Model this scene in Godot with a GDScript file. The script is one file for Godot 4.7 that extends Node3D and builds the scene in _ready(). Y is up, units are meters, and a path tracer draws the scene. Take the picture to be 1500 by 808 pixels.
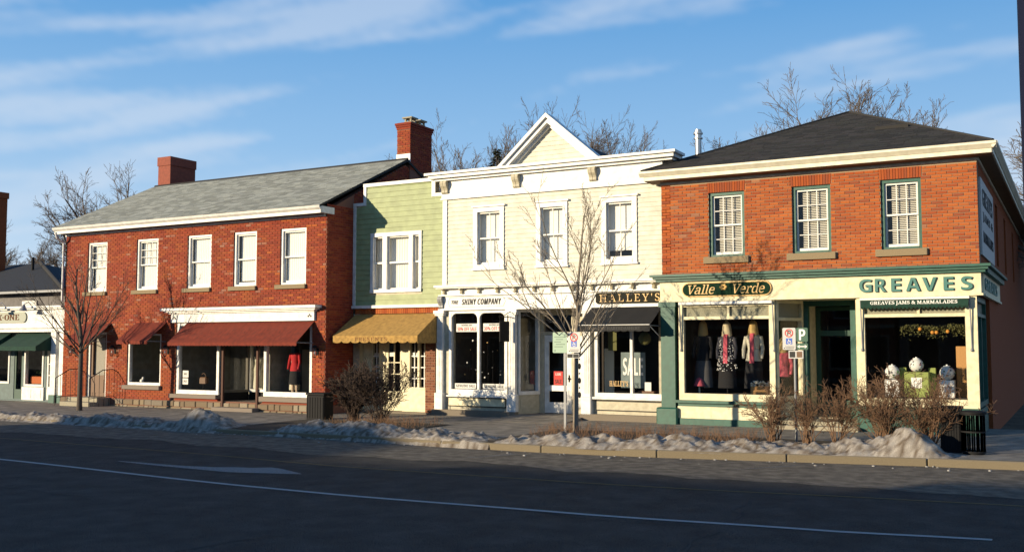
extends Node3D
# A winter street of small shops: facades run along x, street towards +z, y up, metres.

class MB:
	var v := PackedVector3Array()
	var n := PackedVector3Array()
	var c := PackedColorArray()
	var col := Color(1, 1, 1)
	var xf := Transform3D()
	var turned := false
	func use(t: Transform3D) -> void:
		xf = t
		turned = true
	func plain() -> void:
		turned = false
	func add(p: Vector3, k: Vector3) -> void:
		if turned:
			v.append(xf * p)
			n.append((xf.basis * k).normalized())
		else:
			v.append(p)
			n.append(k)
		c.append(col)
	func tri(a: Vector3, b: Vector3, d: Vector3) -> void:
		var k := (d - a).cross(b - a).normalized()
		add(a, k); add(b, k); add(d, k)
	func quad(a: Vector3, b: Vector3, e: Vector3, d: Vector3) -> void:
		tri(a, b, e); tri(a, e, d)
	func hexa(p: Array) -> void:
		quad(p[0], p[4], p[5], p[1]); quad(p[1], p[5], p[6], p[2]); quad(p[2], p[6], p[7], p[3])
		quad(p[3], p[7], p[4], p[0]); quad(p[4], p[7], p[6], p[5]); quad(p[0], p[1], p[2], p[3])
	func box(x0: float, x1: float, y0: float, y1: float, z0: float, z1: float) -> void:
		hexa([Vector3(x0, y0, z1), Vector3(x1, y0, z1), Vector3(x1, y0, z0), Vector3(x0, y0, z0), Vector3(x0, y1, z1), Vector3(x1, y1, z1), Vector3(x1, y1, z0), Vector3(x0, y1, z0)])
	func soft_box(x0: float, x1: float, y0: float, y1: float, z0: float, z1: float, b: float) -> void:
		# a box whose front, left, right and top edges are chamfered by b
		var r := [[x0 + b, x1 - b, z1], [x0, x1, z1 - b]]
		var f := [Vector3(x0 + b, y0, z1), Vector3(x1 - b, y0, z1), Vector3(x1, y0, z1 - b), Vector3(x1, y0, z0), Vector3(x0, y0, z0), Vector3(x0, y0, z1 - b)]
		var m := []
		var t := []
		for q in f:
			m.append(Vector3(q.x, y1 - b, q.z))
			t.append(Vector3(clampf(q.x, x0 + b, x1 - b), y1, minf(q.z, z1 - b)))
		for i in 6:
			var j := (i + 1) % 6
			quad(f[i], m[i], m[j], f[j])
			quad(m[i], t[i], t[j], m[j])
		for i in range(1, 5):
			tri(t[0], t[i + 1], t[i])
			tri(f[0], f[i], f[i + 1])
	func prism(poly: PackedVector2Array, z0: float, z1: float) -> void:
		var p := poly
		if Geometry2D.is_polygon_clockwise(p):
			p = p.duplicate(); p.reverse()
		var id := Geometry2D.triangulate_polygon(p)
		for i in range(0, id.size(), 3):
			var a := p[id[i]]; var b := p[id[i + 1]]; var d := p[id[i + 2]]
			if (b - a).cross(d - a) > 0:
				var s := b; b = d; d = s
			tri(Vector3(a.x, a.y, z1), Vector3(b.x, b.y, z1), Vector3(d.x, d.y, z1))
			tri(Vector3(a.x, a.y, z0), Vector3(d.x, d.y, z0), Vector3(b.x, b.y, z0))
		for i in p.size():
			var a := p[i]; var b := p[(i + 1) % p.size()]
			quad(Vector3(a.x, a.y, z1), Vector3(b.x, b.y, z1), Vector3(b.x, b.y, z0), Vector3(a.x, a.y, z0))
	func tube(p: Vector3, q: Vector3, r0: float, r1: float, k: int, caps := false) -> void:
		var d := (q - p).normalized()
		var s := d.cross(Vector3.UP if absf(d.y) < 0.9 else Vector3.RIGHT).normalized()
		var t := s.cross(d)
		var lo := s * r0; var hi := s * r1; var nn := s
		for i in k:
			var a := TAU * (i + 1) / k
			var m := s * cos(a) + t * sin(a)
			add(p + lo, nn); add(p + m * r0, m); add(q + m * r1, m)
			add(p + lo, nn); add(q + m * r1, m); add(q + hi, nn)
			if caps:
				tri(q, q + m * r1, q + hi)
				tri(p, p + lo, p + m * r0)
			lo = m * r0; hi = m * r1; nn = m
	func rod(pts: Array, r: float, k := 6) -> void:
		for i in pts.size() - 1:
			tube(pts[i], pts[i + 1], r, r, k, true)
	func loft(rings: Array, k: int, caps := true) -> void:
		# rings: [centre, half width x, half depth z]
		for i in rings.size() - 1:
			var a: Array = rings[i]; var b: Array = rings[i + 1]
			for j in k:
				var t0 := TAU * j / k; var t1 := TAU * (j + 1) / k
				var p := [_at(a, t0), _at(b, t0), _at(b, t1), _at(a, t1)]
				var m := [_nm(a, b, t0), _nm(a, b, t1)]
				add(p[0], m[0]); add(p[1], m[0]); add(p[2], m[1])
				add(p[0], m[0]); add(p[2], m[1]); add(p[3], m[1])
		if caps:
			for e in [0, rings.size() - 1]:
				var a: Array = rings[e]
				for j in k:
					var p := _at(a, TAU * j / k); var q := _at(a, TAU * (j + 1) / k)
					if e == 0: tri(a[0], p, q)
					else: tri(a[0], q, p)
	func _at(r: Array, t: float) -> Vector3:
		return r[0] + Vector3(cos(t) * r[1], 0, -sin(t) * r[2])
	func _nm(a: Array, b: Array, t: float) -> Vector3:
		var h: float = maxf(absf(b[0].y - a[0].y), 0.001)
		var sl: float = (a[1] - b[1]) / h
		return Vector3(cos(t), clampf(sl, -2, 2), -sin(t)).normalized()
	func ball(o: Vector3, rx: float, ry: float, rz: float, k := 10) -> void:
		for i in k / 2:
			var a := PI * i / (k / 2) - PI / 2; var b := PI * (i + 1) / (k / 2) - PI / 2
			for j in k:
				var t := TAU * j / k; var u := TAU * (j + 1) / k
				var m := [Vector3(cos(a) * cos(t), sin(a), -cos(a) * sin(t)), Vector3(cos(b) * cos(t), sin(b), -cos(b) * sin(t)), Vector3(cos(b) * cos(u), sin(b), -cos(b) * sin(u)), Vector3(cos(a) * cos(u), sin(a), -cos(a) * sin(u))]
				for e in [0, 1, 2, 0, 2, 3]:
					add(o + m[e] * Vector3(rx, ry, rz), m[e])

var M := {}
var origin_of := {}
var used := {}
var rng := RandomNumberGenerator.new()
const CAM := Vector3(0, 2.15, 25)

func mesh_of(m: MB, off := Vector3.ZERO) -> ArrayMesh:
	var a := []
	a.resize(Mesh.ARRAY_MAX)
	a[Mesh.ARRAY_VERTEX] = Transform3D(Basis(), -off) * m.v
	a[Mesh.ARRAY_NORMAL] = m.n
	a[Mesh.ARRAY_COLOR] = m.c
	var r := ArrayMesh.new()
	r.add_surface_from_arrays(Mesh.PRIMITIVE_TRIANGLES, a)
	return r

func numbered(s: String) -> String:
	used[s] = used.get(s, 0) + 1
	return s if used[s] == 1 else "%s_%03d" % [s, used[s] - 1]

func base_of(parent: Node) -> Vector3:
	var p := parent
	while p != self and p != null:
		if origin_of.has(p): return origin_of[p]
		p = p.get_parent()
	return Vector3.ZERO

# commits the shapes in m (world metres) as one named mesh; kept in place under its parent
func obj(called: String, m: MB, mat: Material, parent: Node = self, at = null) -> MeshInstance3D:
	var o := MeshInstance3D.new()
	var off := base_of(parent)
	var where: Vector3 = at if at != null else off
	o.mesh = mesh_of(m, where)
	o.mesh.surface_set_material(0, mat)
	if parent == self:
		o.name = numbered(called)
		add_child(o)
		o.position = where
		origin_of[o] = where
	else:
		o.name = called
		parent.add_child(o, true)
	return o

func tag(o: Node, label: String, category := "", group := "") -> Node:
	o.set_meta("label", label)
	if category: o.set_meta("category", category)
	if group: o.set_meta("group", group)
	return o

func kind(o: Node, k: String) -> Node:
	o.set_meta("kind", k)
	return o

func thing(called: String, label: String, category: String, at: Vector3, group := "") -> Node3D:
	var o := Node3D.new()
	o.name = numbered(called)
	add_child(o)
	o.position = at
	origin_of[o] = at
	tag(o, label, category, group)
	return o

# an empty part that only holds sub-parts is not used: a part is always a mesh
func one_box(called: String, mat: Material, parent: Node, x0: float, x1: float, y0: float, y1: float, z0: float, z1: float) -> MeshInstance3D:
	var m := MB.new()
	m.box(x0, x1, y0, y1, z0, z1)
	return obj(called, m, mat, parent)

func lin(r: float, g: float, b: float, a := 1.0) -> Color:
	var c := Color(r, g, b).linear_to_srgb()
	c.a = a
	return c

func noise_tex(freq: float, lo: float, hi: float, oct := 4, size := 512, sd := 1, type := FastNoiseLite.TYPE_SIMPLEX_SMOOTH) -> NoiseTexture2D:
	var f := FastNoiseLite.new()
	f.seed = sd
	f.noise_type = type
	f.frequency = freq
	f.fractal_octaves = oct
	var t := NoiseTexture2D.new()
	t.width = size; t.height = size
	t.seamless = true
	t.noise = f
	var g := Gradient.new()
	g.set_color(0, Color(lo, lo, lo)); g.set_color(1, Color(hi, hi, hi))
	t.color_ramp = g
	return t

func bump_tex(freq: float, strength: float, sd := 5, oct := 4, depth := 0.5) -> NoiseTexture2D:
	var t := noise_tex(freq, 0, 1, oct, 512, sd)
	t.color_ramp = null
	t.as_normal_map = true
	t.bump_strength = strength
	t.set_meta("depth", depth)
	return t

func mat(called: String, c: Color, rough := 0.8, tex: Texture2D = null, scale := 1.0, bump: Texture2D = null, vc := false, depth := -1.0) -> StandardMaterial3D:
	var m := StandardMaterial3D.new()
	m.resource_name = called
	m.albedo_color = c
	m.roughness = rough
	m.vertex_color_use_as_albedo = vc
	m.uv1_triplanar = true
	m.uv1_world_triplanar = true
	m.uv1_scale = Vector3.ONE * scale
	if tex: m.albedo_texture = tex
	if bump:
		m.normal_enabled = true
		m.normal_texture = bump
		m.normal_scale = depth if depth >= 0.0 else float(bump.get_meta("depth", 0.5))
	M[called] = m
	return m

# a wall in the plane z = zf, th thick, with rectangular openings [x0, x1, y0, y1]
func wall(m: MB, x0: float, x1: float, y0: float, y1: float, zf: float, th: float, ops: Array) -> void:
	var ys := [y0, y1]
	for o in ops:
		for y in [o[2], o[3]]:
			if y > y0 and y < y1 and not ys.has(y): ys.append(y)
	ys.sort()
	for i in ys.size() - 1:
		var yc: float = (ys[i] + ys[i + 1]) / 2
		for s in free_spans(x0, x1, yc, ops):
			m.box(s[0], s[1], ys[i], ys[i + 1], zf - th, zf)

func free_spans(x0: float, x1: float, y: float, ops: Array) -> Array:
	var cuts := []
	for o in ops:
		if o[2] < y and o[3] > y: cuts.append([o[0], o[1]])
	cuts.sort_custom(func(a, b): return a[0] < b[0])
	var out := []
	var x := x0
	for k in cuts:
		if k[0] > x: out.append([x, minf(k[0], x1)])
		x = maxf(x, k[1])
	if x < x1: out.append([x, x1])
	return out

func brick_shape(m: MB, x0: float, x1: float, y0: float, y1: float, d: float) -> void:
	var b := 0.005
	var o := [Vector3(x0, y0, 0), Vector3(x0, y1, 0), Vector3(x1, y1, 0), Vector3(x1, y0, 0)]
	var k := [Vector3(x0, y0, d - b), Vector3(x0, y1, d - b), Vector3(x1, y1, d - b), Vector3(x1, y0, d - b)]
	var f := [Vector3(x0 + b, y0 + b, d), Vector3(x0 + b, y1 - b, d), Vector3(x1 - b, y1 - b, d), Vector3(x1 - b, y0 + b, d)]
	m.quad(f[0], f[1], f[2], f[3])
	for i in 4:
		var j := (i + 1) % 4
		m.quad(k[i], k[j], f[j], f[i])
		m.quad(o[i], o[j], k[j], k[i])

# running-bond bricks on the plane t (local x along, y up, z out); the n_parts nearest ones become parts of their own
func lay_bricks(parent: Node, t: Transform3D, x0: float, x1: float, y0: float, y1: float, ops: Array, tones: Array, patch: Callable, n_parts: int, mats: Array, sd: int, clip = null) -> void:
	var r := RandomNumberGenerator.new()
	r.seed = sd
	var L := 0.225; var H := 0.075; var J := 0.011
	var list := []
	var row := 0
	var y := y0
	while y + H * 0.6 < y1:
		var shift := 0.0 if row % 2 == 0 else L / 2
		var top := minf(y + H - J, y1)
		var a := x0; var b := x1
		if clip != null:
			var s: Array = clip.call(y + H / 2)
			a = maxf(a, s[0]); b = minf(b, s[1])
		for s in free_spans(a, b, y + H / 2, ops):
			var k := floori((s[0] - shift) / L)
			while k * L + shift < s[1]:
				var xa := maxf(k * L + shift, s[0]); var xb := minf(k * L + shift + L - J, s[1])
				if xb - xa > 0.03: list.append([xa, xb, y, top, xb - xa > L - J - 0.002])
				k += 1
		y += H
		row += 1
	var inst: Array = []
	if n_parts > 0:
		var full := list.filter(func(q): return q[4])
		full.sort_custom(func(p, q): return (t * Vector3(p[0], p[2], 0)).distance_squared_to(CAM) < (t * Vector3(q[0], q[2], 0)).distance_squared_to(CAM))
		inst = full.slice(0, n_parts)
	var rest := MB.new()
	rest.use(t)
	var picked := {}
	for q in inst: picked[q] = true
	for q in list:
		if picked.has(q): continue
		rest.col = patch.call(q[0], q[2], tones[r.randi() % tones.size()], r)
		brick_shape(rest, q[0], q[1], q[2], q[3], 0.012 + r.randf() * 0.004)
	kind(obj("bricks", rest, M.brick, parent), "stuff")
	if inst.size():
		var one := MB.new()
		brick_shape(one, -(L - J) / 2, (L - J) / 2, -(H - J) / 2, (H - J) / 2, 0.014)
		var shape := mesh_of(one)
		var off := base_of(parent)
		for q in inst:
			var o := MeshInstance3D.new()
			o.mesh = shape
			o.name = "brick"
			o.set_surface_override_material(0, mats[r.randi() % mats.size()])
			parent.add_child(o, true)
			o.transform = Transform3D(t.basis, t * Vector3((q[0] + q[1]) / 2, (q[2] + q[3]) / 2, r.randf() * 0.003) - off)

# lapped boards on the plane z = zf, each a part; clip(y) may narrow a course
func clapboards(parent: Node, mat_: Material, x0: float, x1: float, y0: float, y1: float, zf: float, step: float, ops: Array, clip = null) -> void:
	var y := y0
	while y < y1 - 0.02:
		var t := minf(y + step, y1)
		var a := [x0, x1]; var b := [x0, x1]
		if clip != null:
			a = clip.call(y); b = clip.call(t)
		for s in free_spans(a[0], a[1], (y + t) / 2, ops):
			if s[1] - s[0] < 0.03: continue
			var xa := maxf(s[0], b[0]); var xb := minf(s[1], b[1])
			if xb - xa < 0.02:
				xa = (xa + xb) / 2 - 0.01; xb = xa + 0.02
			var m := MB.new()
			m.hexa([Vector3(s[0], y, zf + 0.022), Vector3(s[1], y, zf + 0.022), Vector3(s[1], y, zf), Vector3(s[0], y, zf), Vector3(xa, t, zf + 0.005), Vector3(xb, t, zf + 0.005), Vector3(xb, t, zf), Vector3(xa, t, zf)])
			obj("clapboard", m, mat_, parent)
		y = t

# sash window: casing, two sashes with glazing bars, single panes, sill and what hangs inside; returns the casing
func sash_window(parent: Node, x0: float, x1: float, y0: float, y1: float, z: float, nx: int, ny: int, casing: float, cm: Material, sm: Material, proud := 0.03, reveal := 0.10, plain_lower := false) -> MeshInstance3D:
	var m := MB.new()
	var zb := z - reveal
	m.box(x0, x0 + casing, y0, y1, zb, z + proud)
	m.box(x1 - casing, x1, y0, y1, zb, z + proud)
	m.box(x0 + casing, x1 - casing, y1 - casing, y1, zb, z + proud)
	m.box(x0 + casing, x1 - casing, y0, y0 + casing * 0.8, zb, z + proud + 0.01)
	var w := obj("window", m, cm, parent)
	var a := x0 + casing; var b := x1 - casing; var lo := y0 + casing * 0.8; var hi := y1 - casing
	var mid := lo + (hi - lo) * 0.5
	for k in 2:
		if k == 1 and plain_lower:
			nx = 1; ny = 1
		var s := MB.new()
		var q0 := mid - 0.02 if k == 0 else lo
		var q1 := hi if k == 0 else mid + 0.02
		var zs := z - 0.035 if k == 0 else z - 0.075
		var st := 0.045
		s.box(a, a + st, q0, q1, zs - 0.035, zs)
		s.box(b - st, b, q0, q1, zs - 0.035, zs)
		s.box(a + st, b - st, q1 - st, q1, zs - 0.035, zs)
		s.box(a + st, b - st, q0, q0 + (0.04 if k == 0 else 0.075), zs - 0.035, zs)
		var g0 := q0 + (0.04 if k == 0 else 0.075)
		var gw := (b - a - 2 * st) / nx; var gh := (q1 - st - g0) / ny
		for i in range(1, nx):
			s.box(a + st + i * gw - 0.01, a + st + i * gw + 0.01, g0, q1 - st, zs - 0.03, zs - 0.004)
		for j in range(1, ny):
			s.box(a + st, b - st, g0 + j * gh - 0.01, g0 + j * gh + 0.01, zs - 0.028, zs - 0.006)
		obj("sash", s, sm, w)
		for i in nx:
			for j in ny:
				pane(w, a + st + i * gw, a + st + (i + 1) * gw, g0 + j * gh, g0 + (j + 1) * gh, zs - 0.02)
	return w

func pane(parent: Node, x0: float, x1: float, y0: float, y1: float, z: float, m_ = null, t = null) -> MeshInstance3D:
	var m := MB.new()
	if t != null: m.use(t)
	m.quad(Vector3(x0, y0, z), Vector3(x0, y1, z), Vector3(x1, y1, z), Vector3(x1, y0, z))
	return obj("pane", m, M.glass if m_ == null else m_, parent)

var fonts := {}
func font(face: String, bold := false, slant := 0.0, gap := 0) -> Font:
	var key := "%s%s%s%s" % [face, bold, slant, gap]
	if not fonts.has(key):
		var f := SystemFont.new()
		f.font_names = PackedStringArray([face])
		f.font_weight = 700 if bold else 400
		var v := FontVariation.new()
		v.base_font = f
		v.spacing_glyph = gap
		if slant != 0.0: v.variation_transform = Transform2D(Vector2(1, slant), Vector2(0, 1), Vector2.ZERO)
		fonts[key] = v
	return fonts[key]

# raised lettering fitted into a rectangle of the plane t (x along, y up, z out)
func lettering(called: String, words: String, f: Font, mat_: Material, parent: Node, t: Transform3D, x0: float, x1: float, y0: float, y1: float, z: float, depth := 0.006) -> MeshInstance3D:
	var tm := TextMesh.new()
	tm.text = words
	tm.font = f
	tm.font_size = 48
	tm.pixel_size = 0.01
	tm.depth = 0.05
	tm.curve_step = 1.5
	tm.material = mat_
	var box := tm.get_aabb()
	var o := MeshInstance3D.new()
	o.mesh = tm
	o.name = called if parent != self else numbered(called)
	parent.add_child(o, true)
	var s := Vector3((x1 - x0) / box.size.x, (y1 - y0) / box.size.y, depth / box.size.z)
	var shift := Vector3(x0 - box.position.x * s.x, y0 - box.position.y * s.y, z - box.position.z * s.z)
	var w := t * Transform3D(Basis.from_scale(s), shift)
	w.origin -= base_of(parent)
	o.transform = w
	return o

# thin overlapping tabs of roofing; corner = eave start, along the eave, up the slope; span(k) gives the ends of course k
func shingles(parent: Node, o: Vector3, along: Vector3, up: Vector3, rows: int, step: float, span: Callable, tones: Array, mat_: Material, sd: int) -> void:
	var r := RandomNumberGenerator.new()
	r.seed = sd
	var nn := along.cross(up).normalized()
	if nn.y < 0: nn = -nn
	var m := MB.new()
	for k in rows:
		var s: Array = span.call(k * step)
		var x: float = s[0] - r.randf() * 0.2
		while x < s[1]:
			var w := 0.28 + r.randf() * 0.1
			var a := maxf(x, s[0]); var b := minf(x + w - 0.006, s[1])
			if b > a + 0.02:
				var lift := 0.012 + r.randf() * 0.006
				var drop := r.randf() * 0.012
				var p := o + along * a + up * (k * step - drop) + nn * lift
				var q := o + along * b + up * (k * step - drop) + nn * lift
				var p2 := o + along * a + up * (k * step + step * 1.1) + nn * 0.004
				var q2 := o + along * b + up * (k * step + step * 1.1) + nn * 0.004
				m.col = tones[r.randi() % tones.size()]
				m.quad(p, p2, q2, q)
				m.quad(p - nn * lift, p, q, q - nn * lift)
			x += w
	kind(obj("shingles", m, mat_, parent), "stuff")

func _ready() -> void:
	rng.seed = 7
	camera_and_light()
	materials()
	setting()
	corner_brick_building()
	yellow_building()
	green_building()
	left_brick_building()
	white_shop()
	opposite_side()
	trees()
	street_things()
	displays()

func camera_and_light() -> void:
	var cam := Camera3D.new()
	cam.name = "camera"
	cam.fov = 30.54
	cam.near = 0.1
	cam.far = 2000
	add_child(cam)
	cam.position = CAM
	cam.rotation_order = EULER_ORDER_YXZ
	cam.rotation_degrees = Vector3(3.904, 29.24, 0)
	cam.current = true
	var e := Environment.new()
	e.background_mode = Environment.BG_SKY
	e.sky = Sky.new()
	var sm := PanoramaSkyMaterial.new()
	sm.panorama = sky_picture()
	e.sky.sky_material = sm
	e.background_energy_multiplier = 0.58
	e.tonemap_mode = Environment.TONE_MAPPER_LINEAR
	e.tonemap_exposure = 1.45
	e.sdfgi_enabled = true
	e.ssao_enabled = true
	e.ssil_enabled = true
	var w := WorldEnvironment.new()
	w.name = "world_environment"
	w.environment = e
	add_child(w)
	var sun := DirectionalLight3D.new()
	sun.name = "sun"
	sun.light_energy = 1.6
	sun.light_color = Color(1.0, 0.92, 0.78)
	sun.light_angular_distance = 0.6
	sun.shadow_enabled = true
	add_child(sun)
	sun.look_at_from_position(Vector3.ZERO, Vector3(0.68, -0.215, -1.0))

# clear winter sky, paler towards the horizon, with long thin streaks of high cloud
func sky_picture() -> ImageTexture:
	var W := 1536; var H := 768
	var im := Image.create(W, H, false, Image.FORMAT_RGBF)
	var a := FastNoiseLite.new(); a.seed = 8; a.frequency = 1.0; a.fractal_octaves = 5; a.fractal_gain = 0.55
	var b := FastNoiseLite.new(); b.seed = 40; b.frequency = 1.0; b.fractal_octaves = 3
	im.fill(Color(0.30, 0.32, 0.33))
	var stops := [[0.0, Color(0.84, 0.97, 1.08)], [5.0, Color(0.62, 0.83, 1.05)], [11.0, Color(0.35, 0.63, 0.98)], [19.0, Color(0.15, 0.43, 0.85)], [40.0, Color(0.05, 0.21, 0.53)], [90.0, Color(0.035, 0.14, 0.42)]]
	for y in H / 2:
		var el := 90.0 - (y + 0.5) * 180.0 / H
		var base := Color()
		for i in stops.size() - 1:
			if el >= stops[i][0] and el <= stops[i + 1][0]:
				base = stops[i][1].lerp(stops[i + 1][1], (el - stops[i][0]) / (stops[i + 1][0] - stops[i][0]))
		var squash := 1.0 / maxf(0.25, cos(deg_to_rad(el)))
		for x in W:
			var az := (x + 0.5) * 360.0 / W - 180.0
			var p := Vector3(cos(deg_to_rad(az)), 0, sin(deg_to_rad(az))) * 57.3
			# wisps lie along gently rising lines
			var across := el + 6.0 * sin(deg_to_rad(az * 2.0 - 100.0))
			var s := a.get_noise_3d(p.x * 0.045, across * 0.42, p.z * 0.045)
			var f := b.get_noise_3d(p.x * 0.028 + 9.0, across * 0.10, p.z * 0.028)
			var k := clampf((s * 2.0 + f * 1.2 - 0.10) * 1.1, 0.0, 1.0)
			k = k * 0.42 * clampf((75.0 - el) / 40.0, 0.25, 1.0)
			im.set_pixel(x, y, base.lerp(Color(0.90, 0.97, 1.07), k))
	return ImageTexture.create_from_image(im)

func materials() -> void:
	var fine := noise_tex(0.05, 0.88, 1.0, 5, 512, 3)
	var blotch := noise_tex(0.010, 0.62, 1.0, 6, 512, 18)
	var coarse := noise_tex(0.014, 0.84, 1.0, 5, 512, 8)
	var speck := noise_tex(0.16, 0.62, 1.0, 3, 512, 21)
	var canvas_wear := noise_tex(0.018, 0.72, 1.0, 6, 512, 55)
	var weave := noise_tex(0.30, 0.86, 1.0, 2, 256, 14)
	var rough_b := bump_tex(0.10, 6.0, 4, 4, 0.45)
	var fine_b := bump_tex(0.25, 4.0, 17, 3, 0.4)
	var soft_b := bump_tex(0.02, 5.0, 41, 4, 0.06)
	mat("brick", Color(1, 1, 1), 0.9, speck, 2.2, fine_b, true)
	var tones := [[0.56, 0.130, 0.024], [0.51, 0.112, 0.022], [0.60, 0.155, 0.030], [0.45, 0.092, 0.021], [0.55, 0.148, 0.036], [0.38, 0.090, 0.032]]
	for i in tones.size():
		mat("brick_tone%d" % i, lin(tones[i][0], tones[i][1], tones[i][2]), 0.9, speck, 2.2, fine_b)
	mat("mortar", lin(0.36, 0.26, 0.17), 0.95, fine, 1.5, fine_b)
	mat("dark_mortar", lin(0.22, 0.10, 0.065), 0.95, fine, 1.5, fine_b)
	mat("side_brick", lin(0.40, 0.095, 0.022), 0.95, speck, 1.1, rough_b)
	mat("white_paint", lin(0.78, 0.77, 0.72), 0.55, fine, 0.9, soft_b)
	mat("white_trim", lin(0.80, 0.79, 0.75), 0.5, coarse, 0.5, soft_b)
	mat("cream_paint", lin(0.78, 0.70, 0.46), 0.55, coarse, 0.6, soft_b)
	mat("yellow_boards", lin(0.67, 0.64, 0.53), 0.6, coarse, 0.35, soft_b)
	mat("green_boards", lin(0.33, 0.385, 0.185), 0.6, coarse, 0.35, soft_b)
	mat("green_paint", lin(0.014, 0.095, 0.068), 0.5, coarse, 0.7, soft_b)
	mat("dark_green", lin(0.010, 0.06, 0.04), 0.5, fine, 0.8)
	mat("sandstone", lin(0.38, 0.29, 0.17), 0.9, speck, 1.2, rough_b)
	mat("cream_trim", lin(0.76, 0.71, 0.56), 0.5, coarse, 0.5, soft_b)
	mat("soffit_brown", lin(0.20, 0.13, 0.07), 0.8, coarse, 0.6)
	mat("pale_stone", lin(0.50, 0.45, 0.33), 0.9, speck, 1.0, fine_b)
	mat("slate_room", lin(0.20, 0.25, 0.25), 0.9, coarse, 0.6)
	mat("faded_print", lin(0.13, 0.05, 0.02), 0.9)
	mat("stone_a", lin(0.36, 0.28, 0.18), 0.95, speck, 1.1, rough_b)
	mat("stone_b", lin(0.27, 0.20, 0.13), 0.95, speck, 1.0, rough_b)
	mat("stone_c", lin(0.42, 0.35, 0.25), 0.95, speck, 1.3, rough_b)
	mat("lace", lin(0.55, 0.52, 0.44), 0.9, speck, 5.0)
	mat("glow_board", lin(0.28, 0.30, 0.24), 0.5)
	mat("soffit_grey", lin(0.42, 0.40, 0.36), 0.8, coarse, 0.6)
	mat("red_chimney", lin(0.27, 0.060, 0.030), 0.8, coarse, 0.9, soft_b)
	mat("weathered_stone", lin(0.33, 0.27, 0.22), 0.9, speck, 1.0, rough_b)
	mat("room_trim", lin(0.10, 0.09, 0.07), 0.7)
	mat("blue_grey", lin(0.09, 0.14, 0.14), 0.6, coarse, 0.6)
	mat("grey_siding", lin(0.16, 0.15, 0.15), 0.8, coarse, 0.5)
	mat("dark_bark", lin(0.12, 0.095, 0.075), 0.95, speck, 3.0, rough_b)
	mat("pale_far_bark", lin(0.18, 0.14, 0.10), 0.95)
	mat("cream_wig", lin(0.60, 0.52, 0.34), 0.8, fine, 3.0)
	mat("olive_leaf", lin(0.11, 0.11, 0.03), 0.8)
	mat("red_paper", lin(0.55, 0.06, 0.05), 0.8)
	mat("putty", lin(0.52, 0.47, 0.34), 0.6, coarse, 0.7)
	mat("grey_stone", lin(0.30, 0.25, 0.19), 0.95, speck, 0.9, rough_b)
	mat("concrete", lin(0.30, 0.265, 0.215), 0.95, blotch, 0.35, fine_b, false, 0.5)
	mat("kerb_concrete", lin(0.29, 0.235, 0.15), 0.95, speck, 0.8, fine_b)
	var grit_b := bump_tex(0.7, 6.0, 63, 2, 1.0)
	grit_b.width = 1024; grit_b.height = 1024
	mat("asphalt", lin(0.056, 0.053, 0.049), 0.95, noise_tex(0.012, 0.50, 1.0, 7, 1024, 77), 0.11, grit_b, false, 1.6)
	mat("pale_asphalt_sun_tint", lin(0.25, 0.215, 0.165), 0.97, noise_tex(0.02, 0.55, 1.0, 7, 1024, 78), 0.13, grit_b, false, 1.6)  # salted asphalt, lightened further so its colour carries the sunlit strip
	mat("line_white", lin(0.50, 0.50, 0.48), 0.8, speck, 0.8)
	mat("line_worn", lin(0.42, 0.42, 0.41), 0.9, noise_tex(0.06, 0.30, 1.0, 5, 512, 66), 0.9)
	mat("line_yellow", lin(0.20, 0.14, 0.035), 0.85, speck, 0.8)
	mat("earth", lin(0.075, 0.055, 0.035), 1.0, speck, 1.2, rough_b)
	mat("field", lin(0.10, 0.085, 0.05), 1.0, blotch, 0.15, rough_b)
	mat("snow", Color(1, 1, 1), 0.8, noise_tex(0.09, 0.50, 1.0, 5, 512, 25), 1.3, rough_b, true, 1.1)
	mat("grey_shingle", Color(1, 1, 1), 0.95, speck, 1.6, fine_b, true)
	mat("black_shingle", Color(1, 1, 1), 0.95, speck, 1.6, fine_b, true)
	mat("roof_deck", lin(0.03, 0.028, 0.026), 0.95, fine, 1.0)
	mat("slate_roof", lin(0.030, 0.034, 0.042), 0.9, speck, 0.8, rough_b)
	mat("red_canvas", lin(0.20, 0.025, 0.008), 0.9, canvas_wear, 0.7)
	mat("gold_canvas", lin(0.47, 0.28, 0.075), 0.9, canvas_wear, 0.7)
	mat("green_canvas", lin(0.006, 0.045, 0.028), 0.9, canvas_wear, 0.7)
	mat("black_canvas", lin(0.012, 0.012, 0.013), 0.85, canvas_wear, 0.7)
	mat("black_metal", lin(0.010, 0.010, 0.011), 0.7).metallic_specular = 0.3
	mat("iron", lin(0.025, 0.016, 0.012), 0.6, speck, 2.0)
	mat("rust_iron", lin(0.13, 0.055, 0.035), 0.8, speck, 2.0)
	var steel := mat("steel", lin(0.52, 0.52, 0.51), 0.35, fine, 2.0)
	steel.metallic = 0.85
	mat("galvanised", lin(0.36, 0.37, 0.38), 0.5, speck, 2.0)
	mat("navy_metal", lin(0.010, 0.012, 0.030), 0.7).metallic_specular = 0.2
	mat("bark", lin(0.115, 0.085, 0.062), 0.95, speck, 3.0, rough_b)
	mat("pale_bark", lin(0.33, 0.28, 0.22), 0.95, speck, 3.0, rough_b)
	mat("far_bark", lin(0.12, 0.095, 0.075), 0.95)
	mat("rust_stem", lin(0.15, 0.085, 0.048), 0.95)
	mat("dark_stem", lin(0.045, 0.028, 0.02), 0.95)
	mat("dry_stem", lin(0.16, 0.09, 0.05), 0.95)
	mat("needles", lin(0.032, 0.042, 0.016), 0.95)
	mat("curtain", lin(0.80, 0.79, 0.72), 0.9)
	mat("blind", lin(0.74, 0.70, 0.58), 0.7)
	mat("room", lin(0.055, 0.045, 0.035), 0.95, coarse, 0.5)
	mat("room_light", lin(0.32, 0.31, 0.26), 0.95, coarse, 0.5)
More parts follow.
